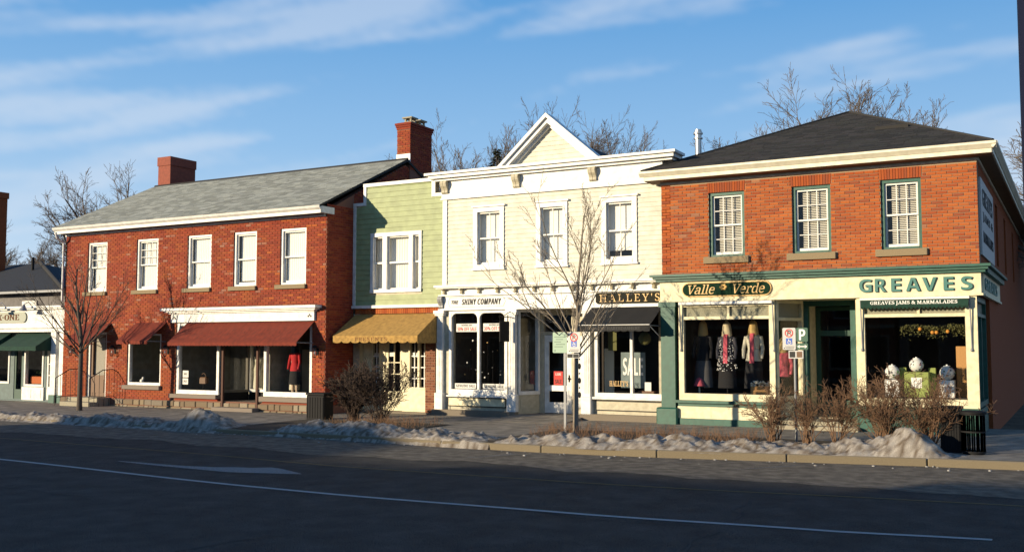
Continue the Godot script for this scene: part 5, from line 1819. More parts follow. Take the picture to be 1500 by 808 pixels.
func bare_tree(label: String, group: String, at: Vector3, h: float, rad: float, sd: int, P: Dictionary, bark: Material, lean := Vector3.ZERO) -> Node3D:
	var r := RandomNumberGenerator.new(); r.seed = sd
	var t := thing("bare_tree", label, "tree", at, group)
	var m := MB.new()
	var d := (Vector3.UP + lean).normalized()
	var fork: float = h * P.fork
	var top := at + d * fork
	m.tube(at - Vector3(0, 0.1, 0), at + d * fork * 0.12, rad * 1.35, rad * 1.05, 10)
	m.tube(at + d * fork * 0.12, top, rad * 1.05, rad * 0.85, 10)
	obj("trunk", m, bark, t)
	m = MB.new()
	# the leader and the limbs that leave it
	grow(m, r, top, d, (h - fork) * P.lead, rad * 0.82, 0, P)
	for i in P.limbs:
		var a: float = TAU * (i + r.randf() * 0.6) / P.limbs
		var open: float = P.open * r.randf_range(0.75, 1.25)
		var dir := Vector3(cos(a) * sin(open), cos(open), sin(a) * sin(open))
		grow(m, r, at + d * fork * r.randf_range(P.low, 1.0), dir, h * P.limb * r.randf_range(0.75, 1.1), rad * P.limb_rad, 0, P)
	for i in P.get("fan", 0):
		# many limbs whose tips fill a rounded crown
		var a: float = TAU * (i * 0.382)
		var open: float = P.open * sqrt((i + 0.5) / P.fan) * 1.5
		var reach: float = h * P.limb * (1.15 - 0.42 * open) * r.randf_range(0.85, 1.1)
		grow(m, r, at + d * fork * r.randf_range(0.75, 1.25), Vector3(cos(a) * sin(open), cos(open), sin(a) * sin(open)), reach, rad * P.limb_rad, 0, P)
	for i in P.get("tight", 0):
		# steeper limbs that leave the leader above the fork
		var a: float = TAU * (i * 0.382 + r.randf() * 0.15)
		var open := r.randf_range(0.22, 0.5)
		grow(m, r, at + d * fork * r.randf_range(0.98, 1.45), Vector3(cos(a) * sin(open), cos(open), sin(a) * sin(open)), h * r.randf_range(0.36, 0.52), rad * 0.38, 0, P)
	obj("crown", m, bark, t)
	return t

# a copy of a tree with its parts, turned and scaled so that its top is as high as asked
func tree_copy(from: Node3D, label: String, at: Vector3, top: float, turn: float, wide := 1.0) -> void:
	var t: Node3D = from.duplicate()
	t.name = numbered("bare_tree")
	add_child(t)
	fit_tree(t, at, top, turn, wide)
	t.set_meta("label", label)

func fit_tree(t: Node3D, at: Vector3, top: float, turn: float, wide := 1.0) -> void:
	var k: float = (top - at.y) / (t.get_node("crown").mesh.get_aabb().end.y)
	t.transform = Transform3D(Basis.from_euler(Vector3(0, turn, 0)) * Basis.from_scale(Vector3(k * wide, k, k * wide)), at)

func trees() -> void:
	var street := {"segs": [9, 6, 4, 3], "levels": 3, "kids": [1, 1, 1, 0], "chance": 0.78, "bare": [0.2, 0.25, 0.2, 1.0], "ang": [0.42, 0.5, 0.55, 0.5], "ratio": [0.42, 0.45, 0.45, 0.4], "wob": 0.055, "up": [0.045, 0.05, 0.04, 0.02], "slim": 0.66, "thin": 0.0052, "fork": 0.37, "lead": 0.85, "tight": 6, "limbs": 7, "open": 0.95, "low": 0.82, "limb": 0.46, "limb_rad": 0.36}
	fit_tree(bare_tree("young bare street tree before the yellow shop, its lower branches spreading wide", "street trees along the kerb", Vector3(-10.04, sy(-10.0), 4.1), 6.0, 0.060, 5, street, M.pale_bark, Vector3(0.01, 0, 0)), Vector3(-10.04, sy(-10.0), 4.1), 6.1, 0.6, 1.1)
	var st2 := street.duplicate()
	st2.merge({"open": 0.75, "limb": 0.56, "limbs": 7, "tight": 3, "thin": 0.0046, "fork": 0.40, "up": [0.03, 0.05, 0.03, 0.02], "kids": [2, 1, 1, 0], "chance": 0.55}, true)
	fit_tree(bare_tree("dark bare street tree with a spreading crown before the red brick shop", "street trees along the kerb", Vector3(-27.7, sy(-27.7), 3.6), 5.6, 0.085, 8, st2, M.dark_bark, Vector3(0.03, 0, 0.02)), Vector3(-27.7, sy(-27.7), 3.6), 5.5, 0.0)
	var tall := {"segs": [9, 6, 4, 3], "levels": 3, "kids": [2, 2, 1, 0], "chance": 0.90, "bare": [0.25, 0.15, 0.1, 1.0], "ang": [0.55, 0.6, 0.6, 0.5], "ratio": [0.34, 0.48, 0.5, 0.4], "wob": 0.10, "up": [0.02, 0.03, 0.02, 0.0], "slim": 0.58, "thin": 0.0095, "fork": 0.32, "lead": 0.72, "limbs": 0, "fan": 17, "open": 0.72, "low": 0.7, "limb": 0.66, "limb_rad": 0.42}
	var slim := tall.duplicate()
	slim.merge({"open": 0.46, "fan": 17, "ang": [0.42, 0.5, 0.55, 0.5], "thin": 0.009, "wob": 0.08}, true)
	var g := "bare trees behind the shops"
	var broad := bare_tree("broad bare tree rising behind the left end of the grey shingle roof", g, Vector3(-55.0, -0.06, -20), 13.0, 0.30, 21, tall, M.far_bark)
	fit_tree(broad, Vector3(-55.0, -0.06, -20), 14.6, 0.0)
	tree_copy(broad, "bare tree behind the dark hipped roof, close beside the red brick wall", Vector3(-50.5, -0.06, -17), 10.6, 2.0)
	for q in [[-66.0, -26.0, 10.2, 1.0], [-72.5, -28.0, 11.4, 4.0], [-60.5, -24.0, 9.4, 2.7], [-78.0, -27.0, 12.6, 5.3]]:
		tree_copy(broad, "pale bare tree in the row behind the dark hipped roof", Vector3(q[0], -0.06, q[1]), q[2], q[3], 1.1)
	tree_copy(broad, "wide bare tree beyond the shaded side wall of the corner shop", Vector3(1.6, -0.06, -19), 13.4, 3.3, 1.3)
	var slender := bare_tree("tall bare tree behind the peak of the black hipped roof", g, Vector3(-9.2, -0.06, -26), 13.0, 0.22, 36, slim, M.far_bark)
	fit_tree(slender, Vector3(-9.9, -0.06, -26), 16.6, 0.0, 1.15)
	tree_copy(slender, "lower bare tree behind the right slope of the black hipped roof", Vector3(-8.0, -0.06, -26), 14.6, 1.9, 1.2)
	tree_copy(slender, "lower bare tree behind the left slope of the black hipped roof", Vector3(-12.2, -0.06, -26), 15.0, 4.4, 1.25)
	for q in [[-30.2, -20.0, 13.2, 0.7], [-28.6, -21.0, 14.8, 2.2], [-27.0, -20.0, 13.7, 5.0], [-25.6, -19.5, 12.4, 3.9]]:
		tree_copy(slender, "slender bare tree between the brick chimney and the yellow gable", Vector3(q[0], -0.06, q[1]), q[2], q[3], 1.15)
	for q in [[-23.6, -21.0, 15.2, 1.2], [-22.2, -22.0, 14.8, 0.2], [-20.9, -20.0, 14.2, 2.9], [-19.6, -21.0, 13.8, 3.5], [-18.4, -20.0, 12.8, 4.1], [-25.0, -22.0, 14.4, 5.5]]:
		tree_copy(slender, "slender bare tree behind the yellow gable", Vector3(q[0], -0.06, q[1]), q[2], q[3])
	# a single conifer
	var at := Vector3(-23.2, -0.06, -15)
	var c := thing("conifer_tree", "small dark conifer peeping over the yellow shop's cornice beside the gable", "tree", at)
	var m := MB.new()
	m.tube(at, at + Vector3(0, 11.0, 0), 0.16, 0.02, 7)
	obj("trunk", m, M.bark, c)
	m = MB.new()
	var r := RandomNumberGenerator.new(); r.seed = 4
	for i in 4200:
		var t := pow(r.randf(), 0.7)
		var y := 11.3 - t * 6.5
		var a := r.randf() * TAU
		var lay := 0.75 + 0.25 * sin(y * 9.0)
		var rr := (0.08 + t * 1.7) * lay * sqrt(r.randf_range(0.15, 1.0))
		var p := at + Vector3(cos(a) * rr, y - rr * 0.25, sin(a) * rr)
		var o := Vector3(cos(a), -0.2, sin(a)) * r.randf_range(0.10, 0.26)
		var w := Vector3(-sin(a), r.randf_range(-0.6, 0.6), cos(a)) * 0.05
		m.tri(p - w, p + o, p + w)
	obj("crown", m, M.needles, c)

func shrub(label: String, at: Vector3, h: float, wide: float, stems: int, sd: int, mat_: Material, group: String, levels := 2, thin := 0.004) -> void:
	var r := RandomNumberGenerator.new(); r.seed = sd
	var t := thing("bare_shrub", label, "shrub", at, group)
	var P := {"segs": [6, 4, 3, 2], "levels": levels, "kids": [2, 2, 1, 0], "chance": 0.85, "bare": [0.38, 0.15, 0.1, 1.0], "ang": [0.75, 0.7, 0.7, 0.6], "ratio": [0.28, 0.5, 0.5, 0.4], "wob": 0.17, "up": [0.02, 0.04, 0.03, 0.0], "slim": 0.7, "thin": thin}
	var m := MB.new()
	for i in stems:
		var a := r.randf() * TAU
		var o := sqrt(r.randf()) * atan(wide / h) * 1.1
		grow(m, r, at + Vector3(r.randfn() * 0.06, -0.03, r.randfn() * 0.06), Vector3(cos(a) * sin(o), cos(o), sin(a) * sin(o)), h * r.randf_range(0.75, 1.12) / cos(o * 0.6), 0.011, 0, P)
	obj("stems", m, mat_, t)

func sign_plate(parent: Node, mat_: Material, x0: float, x1: float, y0: float, y1: float, z: float, border: Material = null) -> MeshInstance3D:
	var m := MB.new()
	var c := 0.018
	m.prism(PackedVector2Array([Vector2(x0 + c, y0), Vector2(x1 - c, y0), Vector2(x1, y0 + c), Vector2(x1, y1 - c), Vector2(x1 - c, y1), Vector2(x0 + c, y1), Vector2(x0, y1 - c), Vector2(x0, y0 + c)]), z, z + 0.006)
	return obj("sign_plate", m, mat_, parent)

func ring(m: MB, cx: float, cy: float, z: float, r0: float, r1: float) -> void:
	for i in 24:
		var a := TAU * i / 24; var b := TAU * (i + 1) / 24
		m.quad(Vector3(cx + cos(b) * r0, cy + sin(b) * r0, z), Vector3(cx + cos(b) * r1, cy + sin(b) * r1, z), Vector3(cx + cos(a) * r1, cy + sin(a) * r1, z), Vector3(cx + cos(a) * r0, cy + sin(a) * r0, z))

func stroke(m: MB, p: Vector2, q: Vector2, w: float, z: float) -> void:
	var d := (q - p).normalized(); var n := Vector2(-d.y, d.x) * w / 2
	m.quad(Vector3(p.x + n.x, p.y + n.y, z), Vector3(q.x + n.x, q.y + n.y, z), Vector3(q.x - n.x, q.y - n.y, z), Vector3(p.x - n.x, p.y - n.y, z))

# no-parking sign for all but permit holders: barred ring, wheelchair square, arrow
func permit_sign(parent: Node, x0: float, x1: float, y0: float, y1: float, z: float) -> void:
	var s := sign_plate(parent, M.sign_white, x0, x1, y0, y1, z)
	var cx := (x0 + x1) / 2; var w := x1 - x0
	var zz := z + 0.009
	var m := MB.new()
	var cy := y1 - w * 0.40
	stroke(m, Vector2(cx - 0.025, cy - 0.05), Vector2(cx - 0.025, cy + 0.05), 0.018, zz)
	ring(m, cx + 0.005, cy + 0.022, zz, 0.016, 0.034)
	obj("letter", m, M.ink, s)
	m = MB.new()
	ring(m, cx, cy, zz + 0.002, w * 0.25, w * 0.32)
	stroke(m, Vector2(cx - w * 0.19, cy + w * 0.19), Vector2(cx + w * 0.19, cy - w * 0.19), 0.016, zz + 0.002)
	obj("barred_ring", m, M.ink_red, s)
	m = MB.new()
	var by := y0 + w * 0.42
	m.box(cx - w * 0.24, cx + w * 0.24, by, by + w * 0.46, z + 0.006, z + 0.009)
	obj("blue_square", m, M.sign_blue, s)
	m = MB.new()
	var q := by + w * 0.23
	ring(m, cx + 0.005, q - 0.02, z + 0.012, 0.028, 0.037)
	stroke(m, Vector2(cx - 0.01, q + 0.045), Vector2(cx - 0.005, q - 0.01), 0.012, z + 0.012)
	stroke(m, Vector2(cx - 0.005, q - 0.005), Vector2(cx + 0.03, q - 0.008), 0.010, z + 0.012)
	stroke(m, Vector2(cx + 0.03, q - 0.008), Vector2(cx + 0.045, q - 0.045), 0.010, z + 0.012)
	obj("wheelchair_symbol", m, M.paper, s)
	m = MB.new()
	m.tri(Vector3(x0 + 0.02, y0 + 0.03, zz), Vector3(x0 + 0.05, y0 + 0.045, zz), Vector3(x0 + 0.05, y0 + 0.015, zz))
	stroke(m, Vector2(x0 + 0.07, y0 + 0.03), Vector2(x1 - 0.04, y0 + 0.03), 0.012, zz)
	stroke(m, Vector2(x0 + 0.05, y0 + 0.065), Vector2(x1 - 0.03, y0 + 0.065), 0.010, zz)
	obj("small_print", m, M.ink, s)

func street_things() -> void:
	# post before the yellow shop
	var g := "sign posts behind the kerb"
	var t := thing("sign_post", "steel post with a pale green notice and a barred-ring parking sign", "sign", Vector3(-10.16, sy(-10), 4.40), g)
	var m := MB.new()
	m.box(-10.19, -10.135, 0.0, 2.46, 4.375, 4.40)
	obj("post", m, M.galvanised, t)
	var s := sign_plate(t, M.pale_green, -10.46, -10.10, 1.97, 2.44, 4.405)
	m = MB.new()
	for k in 5: stroke(m, Vector2(-10.42 + 0.04 * (k % 2), 2.33 - k * 0.055), Vector2(-10.15 - 0.05 * (k % 3), 2.33 - k * 0.055), 0.016, 4.413)
	m.tri(Vector3(-10.43, 2.02, 4.413), Vector3(-10.39, 2.045, 4.413), Vector3(-10.39, 1.995, 4.413))
	obj("small_print", m, M.street_green, s)
	permit_sign(t, -10.075, -9.775, 1.98, 2.44, 4.405)
	m = MB.new()
	m.box(-10.10, -9.80, 1.855, 1.955, 4.402, 4.409)
	var tab := obj("tab_sign", m, M.sign_white, t)
	m = MB.new()
	m.box(-10.09, -9.96, 1.865, 1.945, 4.409, 4.412); m.box(-9.945, -9.81, 1.865, 1.945, 4.409, 4.412)
	obj("dark_field", m, M.ink, tab)
	m = MB.new()
	m.box(-10.14, -9.80, 1.90, 1.92, 4.392, 4.401); m.box(-10.14, -9.80, 2.20, 2.22, 4.392, 4.404)
	obj("bracket", m, M.galvanised, t)
	# post before the green corner shop
	t = thing("sign_post", "steel post with a green P sign beside a barred-ring parking sign", "sign", Vector3(-5.14, sy(-5), 3.78), g)
	m = MB.new()
	m.tube(Vector3(-5.145, 0.0, 3.775), Vector3(-5.145, 2.5, 3.775), 0.026, 0.026, 10, true)
	obj("post", m, M.galvanised, t)
	permit_sign(t, -5.385, -5.115, 2.05, 2.505, 3.805)
	s = sign_plate(t, M.street_green, -5.10, -4.865, 2.215, 2.505, 3.805)
	lettering("lettering", "P", font("Droid Sans", true), M.paper, s, Transform3D(), -5.045, -4.915, 2.25, 2.475, 3.8115, 0.002)
	s = sign_plate(t, M.street_green, -5.10, -4.865, 2.05, 2.185, 3.805)
	m = MB.new()
	stroke(m, Vector2(-5.04, 2.118), Vector2(-4.925, 2.118), 0.02, 3.813)
	m.tri(Vector3(-5.085, 2.118, 3.813), Vector3(-5.035, 2.155, 3.813), Vector3(-5.035, 2.08, 3.813)); m.tri(Vector3(-4.88, 2.118, 3.813), Vector3(-4.93, 2.08, 3.813), Vector3(-4.93, 2.155, 3.813))
	obj("arrow", m, M.paper, s)
	m = MB.new()
	m.box(-5.265, -4.965, 1.87, 2.035, 3.803, 3.809)
	tab = obj("tab_sign", m, M.sign_white, t)
	m = MB.new(); m.box(-5.245, -5.13, 1.892, 2.013, 3.809, 3.812)
	obj("dark_field", m, M.ink, tab)
	m = MB.new(); m.box(-5.10, -4.985, 1.892, 2.013, 3.809, 3.812)
	obj("brown_field", m, M.wood, tab)
	m = MB.new(); m.box(-5.36, -4.90, 2.12, 2.14, 3.79, 3.804); m.box(-5.36, -4.90, 2.42, 2.44, 3.79, 3.804); m.box(-5.22, -5.0, 1.94, 1.96, 3.79, 3.802)
	obj("bracket", m, M.galvanised, t)
	# slatted litter bin at the corner
	t = thing("litter_bin", "round black slatted litter bin at the corner of the pavement", "bin", Vector3(-1.75, sy(-2), 4.4))
	var base := Vector3(-1.75, sy(-2), 4.4)
	m = MB.new()
	for i in 16:
		var a := TAU * i / 16
		var p := base + Vector3(cos(a) * 0.20, 0.04, sin(a) * 0.20)
		m = MB.new()
		m.use(Transform3D(Basis(Vector3(-sin(a), 0, cos(a)), Vector3.UP, Vector3(cos(a), 0, sin(a))), p))
		m.box(-0.014, 0.014, 0, 0.70, -0.006, 0.006)
		obj("slat", m, M.black_metal, t)
	m = MB.new()
	m.tube(base, base + Vector3(0, 0.03, 0), 0.19, 0.19, 20, true)
	obj("base", m, M.black_metal, t)
	for y in [0.03, 0.40, 0.72]:
		m = MB.new()
		m.tube(base + Vector3(0, y, 0), base + Vector3(0, y + 0.03, 0), 0.215, 0.215, 24)
		obj("hoop", m, M.black_metal, t)
	m = MB.new(); m.loft([[base + Vector3(0, 0.75, 0), 0.235, 0.235], [base + Vector3(0, 0.78, 0), 0.235, 0.235], [base + Vector3(0, 0.80, 0), 0.15, 0.15]], 24)
	obj("lid", m, M.black_metal, t)
	# dark box beside it and the bin by the brick shop
	for q in [[-2.32, -1.96, 0.0, 0.86, 4.0, 4.36, "newspaper_box", "black square box between the bare shrubs and the slatted bin", "box"], [-18.75, -18.12, 0.0, 0.74, 2.8, 3.2, "litter_bin", "low black ribbed bin beside the dark shrub", "bin"]]:
		var y0: float = sy(q[0])
		t = thing(q[6], q[7], q[8], Vector3((q[0] + q[1]) / 2, y0, (q[4] + q[5]) / 2))
		m = MB.new(); m.soft_box(q[0], q[1], y0, y0 + q[3] - 0.06, q[4], q[5], 0.02)
		obj("body", m, M.black_metal, t)
		m = MB.new()
		for k in 7:
			var x: float = q[0] + 0.04 + (q[1] - q[0] - 0.08) * k / 6
			m.box(x - 0.008, x + 0.008, y0 + 0.05, y0 + q[3] - 0.12, q[5], q[5] + 0.012)
		obj("rib", m, M.black_metal, t)
		m = MB.new(); m.soft_box(q[0] - 0.02, q[1] + 0.02, y0 + q[3] - 0.058, y0 + q[3], q[4] - 0.02, q[5] + 0.02, 0.015)
		obj("lid", m, M.black_metal, t)
	# shrubs
	var gs := "bare shrubs in the bed before the corner shop"
	shrub("reddish bare shrub before the cream panel left of the P sign post", Vector3(-5.5, sy(-5), 4.2), 1.12, 0.45, 34, 3, M.rust_stem, gs)
	shrub("narrow bare shrub just right of the P sign post", Vector3(-4.78, sy(-5), 4.2), 1.10, 0.28, 24, 4, M.rust_stem, gs)
	shrub("narrow bare shrub before the shop doorway", Vector3(-4.2, sy(-5), 4.25), 1.18, 0.30, 24, 6, M.rust_stem, gs)
	shrub("wide bare shrub before the corner display window", Vector3(-3.35, sy(-4), 4.2), 1.36, 0.68, 60, 7, M.rust_stem, gs)
	shrub("wide bare shrub next to the black square box", Vector3(-2.55, sy(-4), 4.25), 1.32, 0.55, 48, 9, M.rust_stem, gs)
	shrub("large dark bare shrub before the gold awning", Vector3(-15.9, sy(-16), 3.6), 1.50, 0.75, 44, 11, M.dark_stem, "dark shrubs before the green shop", 2, 0.006)
	shrub("dense dark shrub beside the low ribbed bin", Vector3(-16.95, sy(-17), 3.4), 1.42, 0.55, 90, 12, M.dark_stem, "dark shrubs before the green shop", 2, 0.009)
	# dry stalks in the beds
	m = MB.new()
	var r := RandomNumberGenerator.new(); r.seed = 15
	for i in 1500:
		var x := r.randf_range(-10.8, -5.9) if r.randf() < 0.68 else r.randf_range(-16.6, -14.1)
		var z := r.randf_range(3.3, 5.3)
		var p := Vector3(x, sy(x), z)
		var d := Vector3(r.randfn() * 0.35, 1, r.randfn() * 0.35).normalized()
		var h := r.randf_range(0.08, 0.30)
		m.tube(p, p + d * h, 0.004, 0.002, 3)
		if r.randf() < 0.5: m.tube(p + d * h * 0.5, p + d * h * 0.5 + (d + Vector3(r.randfn(), 0.3, r.randfn()) * 0.7) * h * 0.4, 0.003, 0.002, 3)
	kind(tag(obj("dry_stalks", m, M.dry_stem), "low dry brown stalks standing in the planting beds", "plants"), "stuff")
	# pole close to the viewer
	t = thing("street_pole", "dark blue metal pole at the road edge", "pole", Vector3(-0.085, 0.0, 20.0))
	m = MB.new(); m.tube(Vector3(-0.085, 0, 20.0), Vector3(-0.085, 7.5, 20.0), 0.11, 0.10, 20, true)
	obj("shaft", m, M.navy_metal, t)
	m = MB.new(); m.loft([[Vector3(-0.085, 0.0, 20.0), 0.2, 0.2], [Vector3(-0.085, 0.12, 20.0), 0.2, 0.2], [Vector3(-0.085, 0.3, 20.0), 0.12, 0.12]], 16)
	obj("foot", m, M.navy_metal, t)

# shop dummy: one lofted garment body with sleeves, wig-like head block
func dummy(label: String, x: float, y: float, z: float, h: float, top: Material, skirt: Material, hair: Material, scarf: Material = null, dapple := false, legs := false) -> void:
	var t := thing("mannequin", label, "mannequin", Vector3(x, y, z), "dressed figures in the shop windows")
	var o := Vector3(x, y, z)
	var m := MB.new()
	var k := h / 1.75
	if dapple: m.col = Color(0.05, 0.05, 0.06)
	m.loft([[o + Vector3(0, 0.80, 0) * k, 0.20 * k, 0.13 * k], [o + Vector3(0, 0.95, 0) * k, 0.175 * k, 0.115 * k], [o + Vector3(0, 1.08, 0) * k, 0.14 * k, 0.10 * k], [o + Vector3(0, 1.25, 0) * k, 0.175 * k, 0.12 * k], [o + Vector3(0, 1.38, 0) * k, 0.19 * k, 0.10 * k], [o + Vector3(0, 1.44, 0) * k, 0.12 * k, 0.07 * k], [o + Vector3(0, 1.50, 0) * k, 0.05 * k, 0.05 * k]], 16)
	for s in [-1, 1]:
		m.tube(o + Vector3(s * 0.17, 1.38, 0) * k, o + Vector3(s * 0.23, 1.10, 0.03) * k, 0.055 * k, 0.045 * k, 8, true)
		m.tube(o + Vector3(s * 0.23, 1.10, 0.03) * k, o + Vector3(s * 0.22, 0.86, 0.10) * k, 0.045 * k, 0.035 * k, 8, true)
	if dapple:
		var r := RandomNumberGenerator.new(); r.seed = 5
		m.col = Color(0.72, 0.72, 0.70)
		for i in 150:
			var a := r.randf() * PI; var yy := r.randf_range(0.55, 1.35)
			var rr := lerpf(0.26, 0.17, (yy - 0.5) / 0.9)
			m.ball(o + Vector3(cos(a) * rr, yy, sin(a) * rr * 0.68) * k, 0.014, 0.014, 0.008, 6)
	obj("top", m, M.dapple if dapple else top, t)
	m = MB.new()
	var hem := 0.35 if legs else 0.15
	m.loft([[o + Vector3(0, hem, 0) * k, 0.24 * k, 0.17 * k], [o + Vector3(0, 0.6, 0) * k, 0.215 * k, 0.15 * k], [o + Vector3(0, 0.82, 0) * k, 0.185 * k, 0.12 * k]], 16)
	obj("skirt", m, skirt, t)
	m = MB.new()
	if legs:
		for s in [-1, 1]: m.loft([[o + Vector3(s * 0.09, 0.0, 0.03) * k, 0.035 * k, 0.07 * k], [o + Vector3(s * 0.09, 0.06, 0.0) * k, 0.032 * k, 0.04 * k], [o + Vector3(s * 0.09, 0.24, 0) * k, 0.052 * k, 0.055 * k], [o + Vector3(s * 0.09, 0.4, 0) * k, 0.05 * k, 0.05 * k]], 10)
		obj("legs", m, M.skin_form, t)
	else:
		m.tube(o, o + Vector3(0, 0.2, 0) * k, 0.02, 0.02, 8)
		m.tube(o, o + Vector3(0, 0.02, 0), 0.14, 0.14, 14, true)
		obj("stand", m, M.black_metal, t)
	m = MB.new()
	m.loft([[o + Vector3(0, 1.48, 0) * k, 0.045 * k, 0.045 * k], [o + Vector3(0, 1.55, 0.01) * k, 0.05 * k, 0.06 * k], [o + Vector3(0, 1.62, 0.01) * k, 0.068 * k, 0.085 * k], [o + Vector3(0, 1.70, 0) * k, 0.066 * k, 0.08 * k], [o + Vector3(0, 1.75, 0) * k, 0.03 * k, 0.04 * k]], 12)
	obj("head", m, M.skin_form, t)
	if hair:
		m = MB.new()
		m.loft([[o + Vector3(0, 1.40, 0.0) * k, 0.135 * k, 0.10 * k], [o + Vector3(0, 1.50, 0.0) * k, 0.125 * k, 0.11 * k], [o + Vector3(0, 1.62, 0.0) * k, 0.105 * k, 0.11 * k], [o + Vector3(0, 1.72, 0.0) * k, 0.085 * k, 0.095 * k], [o + Vector3(0, 1.79, 0.0) * k, 0.03 * k, 0.04 * k]], 14)
		obj("wig", m, hair, t)
	if scarf:
		m = MB.new()
		m.loft([[o + Vector3(0, 1.40, 0.0) * k, 0.11 * k, 0.10 * k], [o + Vector3(0, 1.46, 0.0) * k, 0.12 * k, 0.11 * k], [o + Vector3(0, 1.51, 0.0) * k, 0.07 * k, 0.07 * k]], 14)
		m.hexa([Vector3(-0.06, 0.75, 0.16) * k + o, Vector3(0.05, 0.75, 0.16) * k + o, Vector3(0.05, 0.75, 0.14) * k + o, Vector3(-0.06, 0.75, 0.14) * k + o, Vector3(-0.05, 1.44, 0.13) * k + o, Vector3(0.04, 1.44, 0.13) * k + o, Vector3(0.04, 1.44, 0.10) * k + o, Vector3(-0.05, 1.44, 0.10) * k + o])
		obj("scarf", m, scarf, t)

func card(label: String, words: Array, x0: float, x1: float, y0: float, y1: float, z: float, paper: Material, group := "notices behind the shop glass") -> void:
	var m := MB.new(); m.box(x0, x1, y0, y1, z - 0.006, z)
	var o := obj("notice", m, paper, self, Vector3((x0 + x1) / 2, y0, z))
	tag(o, label, "notice", group)
	for q in words: lettering("lettering", q[0], font("Droid Sans", true), q[1], o, Transform3D(), lerpf(x0, x1, q[2]), lerpf(x0, x1, q[3]), lerpf(y0, y1, q[4]), lerpf(y0, y1, q[5]), z + 0.0005, 0.002)

func jar(label: String, x: float, y: float, z: float, r: float, sd: int) -> void:
	var t := thing("white_jar", label, "jar", Vector3(x, y, z), "round white jars with dark fruit spots")
	var m := MB.new()
	m.col = Color(0.68, 0.68, 0.64)
	m.ball(Vector3(x, y + r, z), r, r, r, 16)
	var g := RandomNumberGenerator.new(); g.seed = sd
	for i in 34:
		var d := Vector3(g.randfn(), g.randfn(), g.randfn()).normalized()
		m.col = [Color(0.03, 0.03, 0.05), Color(0.05, 0.13, 0.04), Color(0.16, 0.04, 0.07), Color(0.04, 0.07, 0.12)][i % 4]
		m.ball(Vector3(x, y + r, z) + d * r * 0.97, r * (0.07 + 0.12 * g.randf()), r * 0.13, r * 0.11, 6)
	obj("body", m, M.dapple, t)
	m = MB.new(); m.loft([[Vector3(x, y + r * 1.86, z), r * 0.5, r * 0.5], [Vector3(x, y + r * 1.98, z), r * 0.45, r * 0.45], [Vector3(x, y + r * 2.02, z), r * 0.14, r * 0.14], [Vector3(x, y + r * 2.16, z), r * 0.12, r * 0.12]], 12)
	obj("lid", m, M.paper, t)

